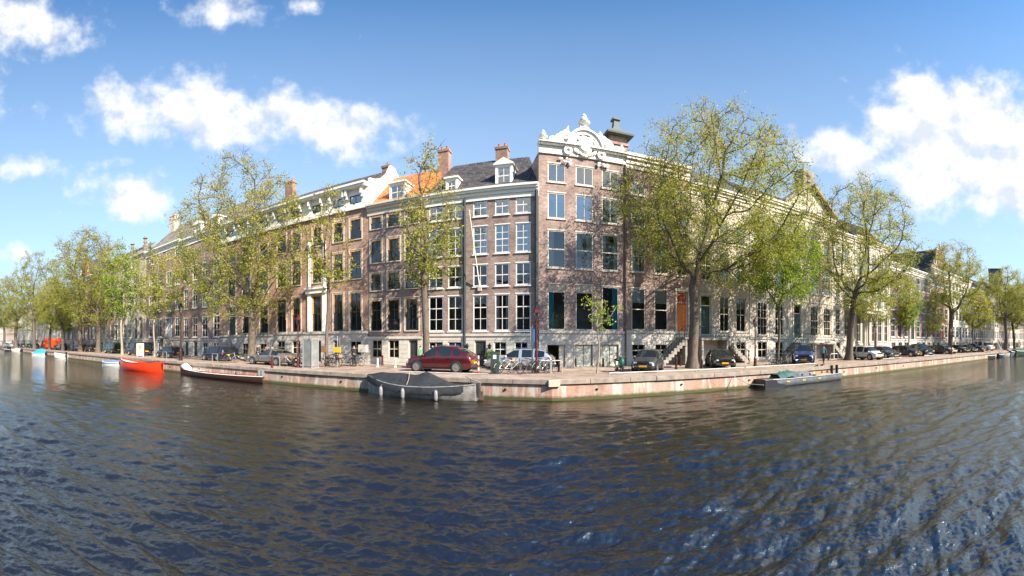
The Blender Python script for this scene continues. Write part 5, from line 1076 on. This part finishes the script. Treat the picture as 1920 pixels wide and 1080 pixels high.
# the big covered sloop in the middle
p_, rz_, L_ = boat_at(673, 738.5, 884, 755.5, 2.1, False)
e = empty('covered_sloop', p_, rz_, 'large open aluminium sloop under a black tarpaulin, moored below the maroon car', 'boat', 'boats moored along the quay')
pf = hull(e, L_, 2.1, .66, ALU, .6, .3, .35, rimm=ALU); tarp(e, pf, TARP, [(0, .05), (.14, .10), (.38, .78), (.48, .55), (.62, .60), (.85, .42), (.96, .14), (1, .08)], 1, 14, drop=.34)
q = MB(); q.box(-L_/2-.14, -L_/2-.05, -.05, .05, -.2, .95); q.box(-L_/2-.28, -L_/2-.14, -.03, .03, -.2, .5); q.build('rudder', mat('old_wood', (.13, .09, .06), .8, var=.3), e); q = MB(); q.tube([(-L_/2-.1, 0, .95), (-L_/2+.7, .05, 1.25)], .03, 6); q.build('tiller', ALU, e)
q = MB(); q.tube([(.6, 0, 1.42), (.3, -.62, .98), (.15, -1.07, .75)], .015, 5); q.tube([(.6, 0, 1.42), (.3, .62, .98), (.15, 1.07, .75)], .015, 5); q.build('lashing_rope', mat('rope', (.45, .40, .32), .9), e)
for i, x in enumerate((1.9, .35, -1.6)):
    for sg in ((1, -1) if i < 9 else ()):
        i_ = int((x/L_+.5)*13); w = pf[i_][1]; q = MB(); q.lathe([(.02, .32), (.09, .26), (.115, .1), (.115, -.12), (.09, -.24), (0, -.28)], 10, (x, sg*(w+.13), .25)); q.tube([(x, sg*(w+.12), .55), (x, sg*w, .66)], .012, 4); q.build('fender', mat('fender_grey', (.22, .22, .23), .5), e, True)
# orange sloop
p_, rz_, L_ = boat_at(214, 692, 291, 698.8, 2.2, False); ORH = mat('orange_gelcoat', (.72, .045, .010), .3, coat=.6, var=.12, vs=4)
e = empty('orange_sloop', p_, rz_, 'bright orange open sloop with pale inside, moored below the black estate car', 'boat', 'boats moored along the quay'); pf = hull(e, L_, 2.2, .86, ORH, .5, .35, 0, rimm=mat('dark_rubbing_strake', (.05, .04, .04), .6))
q = MB(); v = [(x, sg*max(.02, w-.14), h-.16) for x, w, h in pf for sg in (1, -1)]; q.add(v, [(2*i, 2*i+1, 2*i+3, 2*i+2) for i in range(len(pf)-1)]); q.build('inner_cover', WHITE, e)
q = MB(); q.box(-L_*.36, -L_*.28, -.25, .25, .6, 1.05); q.tube([(-L_*.45, -.3, .95), (-L_*.40, .1, 1.15)], .04, 6); q.build('engine_box', BLK, e, bevel=.03)
# long narrow launch
p_, rz_, L_ = boat_at(326, 701.5, 490, 719.5, 1.75, False); e = empty('long_launch', p_, rz_, 'long slim dark launch with white rail and red trim, moored below the grey saloon', 'boat', 'boats moored along the quay')
pf = hull(e, L_, 1.75, .42, mat('dark_varnish', (.06, .03, .022), .35), .35, .5, .75, rimm=WHITE)
q = MB()
for sg in (1, -1):
    q.tube([(x, sg*(w-.12), h+.08) for x, w, h in pf[1:11]], .03, 5)
    for x, w, h in pf[1:11]: q.tube([(x, sg*(w-.12), .3), (x, sg*(w-.12), h+.26)], .02, 4)
q.build('bench_rail', mat('red_trim', (.35, .03, .03), .5), e)
q = MB()
for i in range(9): q.box(-L_*.38+i*.95, -L_*.38+i*.95+.3, -.55, .55, .32, .36)
q.build('thwart', mat('pale_wood', (.45, .32, .2), .7), e); q = MB(); v = [(x, sg*max(.02, w-.03), h+.015) for x, w, h in pf[9:] for sg in (1, -1)]; q.add(v, [(2*i, 2*i+1, 2*i+3, 2*i+2) for i in range(4)]); q.build('foredeck', WHITE, e)
q = MB(); q.tube([(L_*.36, 0, .55), (L_*.42, 0, .70), (L_*.5, 0, .70)], [.2, .38, .1], 10); q.build('bow_cover', WHITE, e, True)
q = MB(); q.box(-L_*.46, -L_*.43, -.2, .2, .4, .95); q.lathe([(.1, .5), (.12, .9)], 8, (-L_*.44, .3, 0)); q.build('outboard_motor', mat('motor_grey', (.2, .2, .21), .4), e, bevel=.03)
# grey work boat
p_, rz_, L_ = boat_at(1433, 728.5, 1576, 711.5, 2.1, False); e = empty('work_boat', p_, rz_, 'flat grey steel work boat with a green tarpaulin, moored right of the corner', 'boat', 'boats moored along the quay')
STE = mat('grey_steel', (.17, .19, .22), .5, var=.25, vs=2, metal=.3); pf = hull(e, L_, 2.1, .50, STE, .12, .3, .9, rimm=STE, flat=True)
q = MB(); q.box(L_/2-1.9, L_/2+.04, -1.0, 1.0, -.15, .58); q.build('bow_block', mat('black_steel', (.02, .022, .03), .4), e, bevel=.04)
q = MB(); q.prism([(-L_*.12, .45), (L_*.22, .45), (L_*.20, .82), (-L_*.04, .88)], -.72, .72); o = q.build('cabin', STE, e, bevel=.04)
q = MB()
for x in (-.6, .3, 1.2): q.lathe([(.09, -.73), (.09, .73)], 10, (x, 0, .66), 'y')
q.build('porthole', CARGL, o)
g = random.Random(4); q = MB(); nx, ny = 9, 7; v = []
for i in range(nx):
    for j in range(ny): u, w_ = i/(nx-1), j/(ny-1); v.append((L_*.10+u*1.9, (w_-.5)*1.75, .62+.42*sin(pi*min(1, max(0, w_)))**.5*(1-.45*u)+g.uniform(-.09, .09)))
q.add(v, [(i*ny+j, (i+1)*ny+j, (i+1)*ny+j+1, i*ny+j+1) for i in range(nx-1) for j in range(ny-1)]); q.build('tarpaulin', mat('green_tarpaulin', (.03, .10, .09), .6, var=.3), e, True)
q = MB(); q.box(-L_*.42, -L_*.14, -.8, .8, .42, .60); q.build('hatch_cover', mat('ochre_deck', (.32, .28, .15), .8, var=.3), e, bevel=.03)
for x in (-L_*.46, -L_*.38): 
    for sg in (1, -1): q = MB(); q.lathe([(.12, .3), (.12, 1.15), (.14, 1.2)], 10, (x, sg*.75, 0)); q.build('mooring_post', mat('black_steel', (.02, .022, .03), .4), e)
for x in (-1.5, .3, 2.0):
    for sg in (1, -1): q = MB(); q.box(x, x+.35, *sorted((sg*1.05, sg*1.065)), .28, .36); q.build('yellow_mark', mat('yellow_marking', (.6, .42, .03), .6), e)
q = MB(); a = Vector(p_)+Vector((0, 0, .5)); 
mb = MB(); A_ = G(1432, 722, .45); B_ = P('R', U('R', 1375, DQ['R']), DQ['R']-.05, .85); mb.tube([A_, (A_+B_)/2-Vector((0, 0, .22)), B_], .025, 5); tag(mb.build('mooring_rope', mat('rope', (.45, .40, .32), .9)), 'slack rope from the grey work boat to the quay wall', 'rope')
def small_boat(xa, ya, xb, yb, B, F, m, label, cov=None, covm=None, right=False, name='dinghy', rimm=None):
    p_, rz_, L_ = boat_at(xa, ya, xb, yb, B, right); e = empty(name, p_, rz_, label, 'boat', 'boats moored along the quay'); pf = hull(e, L_, B, F, m, .3, .3, .65, rimm=rimm)
    if cov: tarp(e, pf, covm, cov, 0, 13)
    else:
        for x in (-.2, .15): q = MB(); q.box(x*L_, x*L_+.3, -B*.4, B*.4, F*.6, F*.6+.04); q.build('thwart', mat('pale_wood', (.45, .32, .2), .7), e)
    q = MB(); q.box(-L_/2-.25, -L_/2+.02, -.15, .15, .1, F+.45); q.build('outboard_motor', BLK, e, bevel=.04); return e
small_boat(187, 685.5, 221, 686.5, 1.7, .42, WHITE, 'white dinghy with a flat blue cover just left of the orange sloop', [(0, .1), (.5, .32), (1, .1)], mat('faded_blue_tarp', (.12, .19, .42), .6, bump=.6, bs=5))
small_boat(96, 671.6, 117, 672.6, 1.9, .75, WHITE, 'small white boat between the two blue covered ones')
small_boat(56, 668, 83, 668.5, 2.0, .6, WHITE, 'white boat wrapped in a bright sky blue tarpaulin', [(0, .3), (.3, 1.0), (.75, .6), (1, .1)], mat('sky_blue_tarp', (.01, .30, .75), .5, bump=.8, bs=4))
small_boat(17, 661.5, 36, 662, 2.2, .8, mat('off_white_hull', (.5, .48, .44), .6, var=.2), 'off-white sloop near the left edge beside a dark rowing boat', [(0, .1), (.5, .5), (1, .1)], CREAM)
small_boat(5, 658.3, 16, 659, 1.8, .5, BLK, 'dark rowing boat at the left edge of the water')
small_boat(1851, 673.8, 1873, 671.8, 2.2, .6, BLK, 'dark boat with a humped black cover, first of the far right boats', [(0, .2), (.5, .9), (1, .2)], TARP, True)
small_boat(1875, 671.3, 1886, 670.2, 1.9, .6, NAVY, 'navy dinghy with black cover second on the far right', [(0, .2), (.5, .7), (1, .2)], TARP, True)
small_boat(1886, 669.8, 1897, 668.6, 1.9, .7, mat('off_white_hull', (.5, .48, .44), .6), 'pale dinghy behind the navy one on the far right', None, None, True)
small_boat(1898, 668.4, 1912, 667, 2.2, .9, STE, 'grey covered sloop left of the green boat', [(0, .2), (.5, .8), (1, .3)], mat('grey_tarp', (.12, .13, .16), .6), True)
small_boat(1908, 668, 1935, 665.5, 2.6, 1.0, mat('boat_green', (.015, .06, .035), .5), 'green high-sided boat cut by the right edge', [(0, .3), (.5, .7), (1, .3)], mat('boat_green', (.04, .14, .09), .5), True)
# ---------------------------------------------------------------- street furniture
def lamp(px, by, ytop, label, m=RED):
    p = G(px, by); r = sqrt(p.x**2+p.y**2); H = (CH+(HY-ytop)*r/FP)-SZ; e = empty('street_lamp', p, 0, label, 'street lamp', 'old lamp posts along the canal'); s = H/4.9
    q = MB(); q.lathe([(.21, 0), (.21, .12), (.15, .18), (.14, .75), (.17, .8), (.09, .95), (.065, 2.2), (.09, 2.25), (.055, 2.35), (.045, 3.75), (.08, 3.8), (.04, 3.9)], 10); q.tube([(-.28, 0, 3.55), (.28, 0, 3.55)], .025, 6); q.build('post', m, e)
    q = MB(); q.lathe([(.10, 3.88), (.24, 4.42)], 6, cap=False); g = q.build('lantern_glass', GLL, e)
    q = MB(); q.lathe([(.11, 3.86), (.12, 3.9)], 6); q.lathe([(.30, 4.42), (.29, 4.47), (.17, 4.62), (.13, 4.66), (.15, 4.72), (.05, 4.78), (.05, 4.84), (0, 4.9)], 6)
    for i in range(6): t = 2*pi*i/6; q.tube([(.10*cos(t), .10*sin(t), 3.88), (.245*cos(t), .245*sin(t), 4.43)], .014, 4)
    for i in range(6): t = 2*pi*i/6; q.lathe([(.0, 4.46), (.03, 4.48), (.0, 4.6)], 5, (.26*cos(t), .26*sin(t), 0))
    q.build('lantern', m, e); e.scale = (min(s, 1), min(s, 1), s); return e
lamp(1006, 699.5, 574, 'oxblood red old lamp post at the quay corner in front of the drainpipe')
lamp(559, 689, 590, 'oxblood red lamp post with clear lantern by the bicycles and glass booth')
lamp(1416, 687, 594, 'oxblood lamp post in front of the cream pedimented house')
lamp(339, 676, 566, 'dark lamp post between the black estate and the navy car', mat('dark_iron_red', (.04, .012, .012), .5))
lamp(1641, 671, 605, 'lamp post with crown lantern behind the white compact car')
lamp(137, 658.5, 598, 'dark blue lamp post beside the black people carrier', NAVY)
lamp(1784, 664.8, 612, 'lamp post against the forked elm trunk')
def bollard(px, by, label, h=.95, m=RED, i=0):
    q = MB(); q.lathe([(.13, 0), (.13, .06), (.095, .1), (.08, h*.75), (.1, h*.78), (.085, h*.9), (.0, h)], 8); o = q.build('bollard', m); o.location = G(px, by); return tag(o, label, 'bollard', 'cast iron bollards')
for i, (px, by, lb) in enumerate([(717, 686.5, 'red bollard in front of the orange roofed house'), (510, 690.5, 'red bollard in front of the grey saloon door'), (1268, 692, 'dark red bollard nearest the grey hatchback tail'), (1276, 687.5, 'dark red bollard at the foot of the orange door stoop'), (1048, 697.5, 'red bollard by the open basement door of the corner house'), (1079, 689.6, 'stubby bollard by the first cream double door'), (1131, 689.2, 'stubby bollard by the second cream double door'), (1156, 689.0, 'stubby bollard behind the scooter'), (1553, 676, 'red bollard beside the walking person'), (1316, 692, 'dark bollard right of the largest elm trunk'), (708, 688.4, 'low pale bollard left of the first basement window'), (741, 689.5, 'low pale bollard between the basement windows')]):
    bollard(px, by, lb, .95 if i < 5 else .75, [RED, RED, mat('dark_iron_red', (.06, .015, .015), .5)][min(2, i)] if i < 10 else STONEW)
# striped safety post
p = G(897, 700.5); e = empty('striped_post', p, 0, 'slim red and white striped warning post behind the maroon car', 'warning post')

for i, z in enumerate((0, .19, .38, .57, .76, .95)): q = MB(); q.lathe([(.05, z), (.05, z+.19)], 8); q.build('white_band' if i % 2 else 'red_band', WHITE if i % 2 else mat('signal_red', (.7, .05, .03), .5), e)
# green cabinet with notice
p = G(928, 701); e = empty('utility_cabinet', p, -.05, 'dark green street cabinet with a white notice beside the cream bicycle', 'cabinet')
q = MB(); q.box(-.26, .26, -.2, .2, 0, 1.25); q.prism([(-.29, 1.25), (.29, 1.25), (.22, 1.38), (-.22, 1.38)], -.22, .22); q.build('body', mat('cabinet_green', (.025, .045, .04), .6, var=.3, vs=6), e, bevel=.015); q = MB(); q.box(-.1, .1, -.215, -.2, .95, 1.2); q.build('notice', WHITE, e)
# tall sign pole near the lamp
p = G(998, 699); e = empty('sign_post', p, -.1, 'grey traffic sign pole with a narrow blue plate beside the corner lamp post', 'sign')
q = MB(); q.tube([(0, 0, 0), (0, 0, 3.1)], .04, 8); q.build('pole', mat('galvanised', (.42, .43, .43), .5, metal=.4), e); q = MB(); q.box(.05, .17, -.02, .02, 2.0, 2.9); q.build('plate', mat('sign_blue', (.05, .12, .35), .5), e)
q = MB(); q.box(-.12, .0, -.03, .03, 2.0, 2.95); q.build('parking_plate', mat('galvanised', (.42, .43, .43)), e)
# poster board
p = G(263, 668.5); e = empty('poster_board', p, -az(263), 'white standing board with a small coloured poster in front of the aubergine minibus', 'sign')
q = MB(); q.box(-.48, .48, -.06, .06, .1, 1.75); [q.box(x-.04, x+.04, -.2, .2, 0, .12) for x in (-.4, .4)]; q.build('board', WHITE, e); q = MB(); q.box(-.32, .32, -.075, -.06, .8, 1.55); o = q.build('poster', mat('poster_pale', (.75, .6, .45), .6), e); q = MB(); q.box(-.24, .05, -.085, -.075, .9, 1.2); q.box(-.05, .25, -.085, -.075, 1.05, 1.4); q.build('poster_patch', mat('poster_orange', (.75, .25, .05), .6), o); q=MB(); q.box(-.26, .0, -.085, -.075, 1.25, 1.48); q.build('poster_patch', mat('sign_blue', (.05, .12, .35)), o)
# milky booth
p = G(583, 690); e = empty('glass_booth', p, rzL, 'tall milky translucent panel booth on the quay by the bicycles', 'booth'); MK = mat('milky_panel', (.22, .235, .235), .3, var=.25, vs=2); GAL = mat('galvanised', (.42, .43, .43))
q = MB(); q.box(-.42, .42, -.42, -.39, .15, 2.1); q.box(-.42, -.39, -.39, .3, .15, 2.1); q.box(.39, .42, -.39, .3, .15, 2.1); q.build('panel', MK, e)
q = MB(); [q.box(x-.035, x+.035, y-.035, y+.035, 0, 2.2) for x in (-.44, .44) for y in (-.42, .32)]; q.box(-.5, .5, -.5, .4, 0, .07); q.box(-.46, .46, -.45, .35, 2.2, 2.27); q.build('frame', GAL, e)
def board_sign(px, by, w, h, z, m, name, label, poles=1):
    p = G(px, by); e = empty(name, p, rzL, label, 'sign'); q = MB(); q.tube([(0, .05, 0), (0, .05, z+h+(.9 if poles > 1 else 0))], .03, 6); q.build('pole', GAL, e); q = MB(); q.box(-w/2, w/2, -.02, .02, z, z+h); q.build('board', m, e, bevel=.01)
board_sign(632, 688, .75, .42, 1.15, mat('yellow_sign', (.85, .50, .02), .5), 'yellow_sign', 'yellow board on a tall pole above the crate bicycle', 2)
board_sign(607, 687.6, .55, .55, 1.15, mat('brown_board', (.28, .16, .08), .7), 'brown_sign', 'brown wooden board left of the thin young elm')
p = G(681, 684.5); e = empty('meter_box', p, rzL, 'pale grey box raised on a post beside the person in dark clothes', 'meter box'); q = MB(); q.box(-.42, .42, -.18, .18, 1.1, 1.75); q.build('box', STONEW, e, bevel=.02); q = MB(); q.tube([(0, 0, 0), (0, 0, 1.1)], .04, 6); q.build('post', GAL, e)
def hoop(px, by, s, label, w=.75, rot=0.0):
    n, t, rz = frame(s); q = MB(); q.tube([(-w/2, 0, 0), (-w/2, 0, .72), (-w/2+.1, 0, .82), (w/2-.1, 0, .82), (w/2, 0, .72), (w/2, 0, 0)], .03, 6); o = q.build('bicycle_hoop', GAL); o.location = G(px, by); o.rotation_euler = (0, 0, rz+rot); tag(o, label, 'bike stand', 'steel bicycle hoops')
hoop(1023, 700.5, 'R', 'steel hoop stand just right of the corner lamp post'); hoop(1043, 700.3, 'R', 'steel hoop stand beside the red bollard at the quay corner'); hoop(1564, 679, 'R', 'steel hoop stand left of the leaning elm', 1.2); hoop(309, 673.5, 'L', 'steel hoop in front of the black estate car', .9); hoop(403, 679, 'L', 'steel hoop in front of the small navy car', .9); hoop(518, 687.5, 'L', 'steel hoop in front of the grey saloon rear wheel', .8)
def low_rail(s, xa, xb, off, label, zb=.28):
    n, t, rz = frame(s); d = DQ[s]+off; ua, ub = U(s, xa, d), U(s, xb, d); e = empty('low_rail', P(s, ua, d, SZ), rz, label, 'guard rail'); q = MB(); W = ub-ua
    q.tube([(0, 0, zb), (W, 0, zb)], .035, 6); q.build('rail', mat('worn_white', (.55, .54, .52), .6, var=.2), e); x = 0
    while x <= W+.01: q = MB(); q.tube([(x, 0, 0), (x, 0, zb)], .025, 5); q.build('foot', GAL, e); x += W/max(1, round(W/1.8))
low_rail('R', 1142, 1395, .55, 'long low white guard rail along the quay right of the corner'); low_rail('R', 1398, 1530, .55, 'low white guard rail beside the work boat'); low_rail('L', 742, 915, .55, 'low grey guard rail on the quay below the maroon car', .24)
low_rail('R', 1655, 1690, .6, 'short low white rail before the dark estate'); low_rail('R', 1733, 1752, .6, 'short low white rail before the black off-roader')
# flag pole on the front of the white sash-window house
n, t, rz = frame('L'); q = MB(); a = Vector((uu('L', 900, uC), -.05, ZY('L', 898, 541)-SZ)); b = Vector((uu('L', 884, uC)+.5, -1.9, ZY('L', 873, 412)-SZ)); q.tube([a, b], [.05, .03], 6); q.lathe([(.07, 0), (.05, .1), (0, .14)], 8, b)
o = q.build('flagpole', WHITE, hC); q = MB(); q.box(a.x-.15, a.x+.15, -.14, .0, a.z-.2, a.z+.1); q.build('bracket', STONE, o)
# shrub by the dark door
def shrub(loc, label, r=.45, h=.9):
    g = np.random.default_rng(5); k = 900; e = empty('potted_shrub', loc, 0, label, 'plant'); q = MB(); q.lathe([(.2, 0), (.26, .35), (.28, .38)], 10); q.build('pot', mat('clay_pot', (.4, .14, .07)), e)
    mb = MB(); v = g.normal(0, 1, (k, 3)); v /= np.linalg.norm(v, axis=1)[:, None]; c = v*r*g.uniform(.7, 1.05, k)[:, None]+np.array([0, 0, h])
    for i in range(k): a_ = Vector(g.normal(0, 1, 3)).normalized()*.06; b_ = a_.orthogonal().normalized()*.04; p0 = Vector(c[i]); mb.add([p0-a_, p0+b_, p0+a_, p0-b_], [(0, 1, 2, 3)])
    mb.build('foliage', mat('box_leaf', (.05, .10, .02), .7, var=.4), e); q = MB(); q.tube([(0, 0, .3), (0, 0, h)], .03, 5); q.build('stem', BARK, e)
shrub(P('L', U('L', 924), DF['L']-.55, SZ), 'round green potted shrub beside the dark basement door')
# ---------------------------------------------------------------- people
SKIN = mat('skin', (.50, .30, .22), .6); HAIR = {'dark': mat('dark_hair', (.03, .02, .015), .6), 'fair': mat('fair_hair', (.35, .24, .12), .6)}
def skinned(name, pts, edges, radii, m, par, sub=2):
    me = bpy.data.meshes.new(name); me.from_pydata(pts, edges, []); o = bpy.data.objects.new(name, me); COL.objects.link(o); o.parent = par; me.materials.append(m)
    o.modifiers.new('skin', 'SKIN'); sv = me.skin_vertices[0].data
    for i, r in enumerate(radii): sv[i].radius = (r, r*.85)
    sv[0].use_root = True; sm = o.modifiers.new('sub', 'SUBSURF'); sm.levels = sub; sm.render_levels = sub; return o
def person(loc, rz, label, top, trousers, hair='dark', stride=.25, arm=.15, bag=None, h=1.75):
    """faces +x; standing or mid-stride"""
    e = empty('person', loc, rz, label, 'person'); k = h/1.75; f = lambda *p: (p[0]*k, p[1]*k, p[2]*k)
    J = [f(0, 0, .95), f(0, 0, 1.12), f(.01, 0, 1.30), f(.0, 0, 1.43), f(.01, 0, 1.50), f(.02, 0, 1.60), f(.015, 0, 1.68),
         f(0, .19, 1.40), f(-arm*.4, .24, 1.12), f(arm*.4, .25, .88), f(arm*.55, .25, .80), f(0, -.19, 1.40), f(arm*.4, -.24, 1.12), f(arm*1.2, -.25, .90), f(arm*1.5, -.25, .83),
         f(0, .09, .90), f(stride*.55, .10, .50), f(stride, .10, .09), f(stride+.14, .11, .045), f(0, -.09, .90), f(-stride*.15, -.10, .49), f(-stride, -.10, .12), f(-stride+.13, -.11, .05)]
    E_ = [(0, 1), (1, 2), (2, 3), (3, 4), (4, 5), (5, 6), (3, 7), (7, 8), (8, 9), (9, 10), (3, 11), (11, 12), (12, 13), (13, 14), (0, 15), (15, 16), (16, 17), (17, 18), (0, 19), (19, 20), (20, 21), (21, 22)]
    R_ = [.13, .115, .135, .10, .055, .088, .075, .055, .043, .032, .034, .055, .043, .032, .034, .085, .055, .038, .035, .085, .055, .038, .035]
    skinned('body', J, E_, [r*k for r in R_], SKIN, e)
    q = MB(); q.lathe([(0, -.02), (.016, 0), (.0, .03)], 6, f(.115, 0, 1.60)); q.build('nose', SKIN, e)
    ids = [0, 1, 2, 3, 7, 8, 9, 11, 12, 13]; mp = {v: i for i, v in enumerate(ids)}
    skinned('top', [J[i] for i in ids], [(mp[a], mp[b]) for a, b in E_ if a in mp and b in mp], [(R_[i]+.018)*k for i in ids], top, e)
    ids = [0, 15, 16, 17, 19, 20, 21]; mp = {v: i for i, v in enumerate(ids)}
    skinned('trousers', [J[i] for i in ids], [(mp[a], mp[b]) for a, b in E_ if a in mp and b in mp], [(R_[i]+.02)*k for i in ids], trousers, e)
    for a in (18, 22): q = MB(); x, y, z = J[a]; q.box(x-.2, x+.05, y-.045, y+.045, z-.05, z+.04); q.build('shoe', BLK, e, bevel=.02)
    skinned('hair', [f(-.02, 0, 1.60), f(-.005, 0, 1.67), f(.02, 0, 1.70)], [(0, 1), (1, 2)], [.098*k, .092*k, .07*k], HAIR[hair], e)
    if bag: q = MB(); q.box(-.26*k, -.12*k, -.15*k, .15*k, 1.02*k, 1.42*k); q.build('backpack', bag, e, bevel=.04)
    return e
DK = mat('dark_cloth', (.02, .022, .03), .9); GRC = mat('green_cloth', (.08, .34, .16), .9); TLC = mat('teal_cloth', (.03, .14, .17), .9); GYC = mat('grey_cloth', (.2, .2, .21), .9); PKC = mat('pink_cloth', (.5, .3, .3), .9)
person(G(788, 691.5), rzL+pi, 'person in a bright green top beside the elm trunk behind the maroon car', GRC, DK, 'dark', .2)
person(G(811, 691.0), rzL, 'person whose head shows above the maroon car bonnet', GYC, DK, 'fair', .2)
person(G(664, 687.2), rzL+pi, 'person all in dark clothes standing among the bicycles by the pale box', DK, DK, 'dark', .08)
person(G(511, 677), rzL+.4, 'person in a white top behind the grey saloon, nearer the lamp post', mat('white_cloth', (.6, .6, .6), .9), DK, 'dark', .1)
person(G(501, 677.3), rzL+2.6, 'person in pink behind the roof of the grey saloon', PKC, DK, 'fair', .1)
person(G(484, 677.8), rzL, 'person in dark jacket behind the grey saloon beside the big elm', DK, DK, 'dark', .15)
person(G(1544, 684), rzR+.25, 'person walking in black trousers and teal jacket right of the blue off-roader', TLC, DK, 'dark', .28, bag=mat('teal_bag', (.08, .25, .28), .8))
# ---------------------------------------------------------------- far things over the roofs
a = az(1866); r_ = 210; e = empty('distant_block', (r_*sin(a), r_*cos(a), SZ), -a, 'dark slate blue block rising above the far right roofs', 'building')  # plain dark block beyond the row, kind of building not known
q = MB(); q.box(-3.2, 3.2, 0, 12, 0, 37.2); q.build('wall', mat('slate_cladding', (.05, .075, .11), .7, var=.2, vs=.5), e); q = MB(); q.box(-3.5, 3.5, -.3, 12.3, 37.2, 37.9); q.build('roof', TILE, e)
for k in range(6):
    q = MB(); q.box(-2.9, 2.9, -.06, -.003, 20+k*2.8, 21.5+k*2.8); q.build('window_band', CARGL, e)
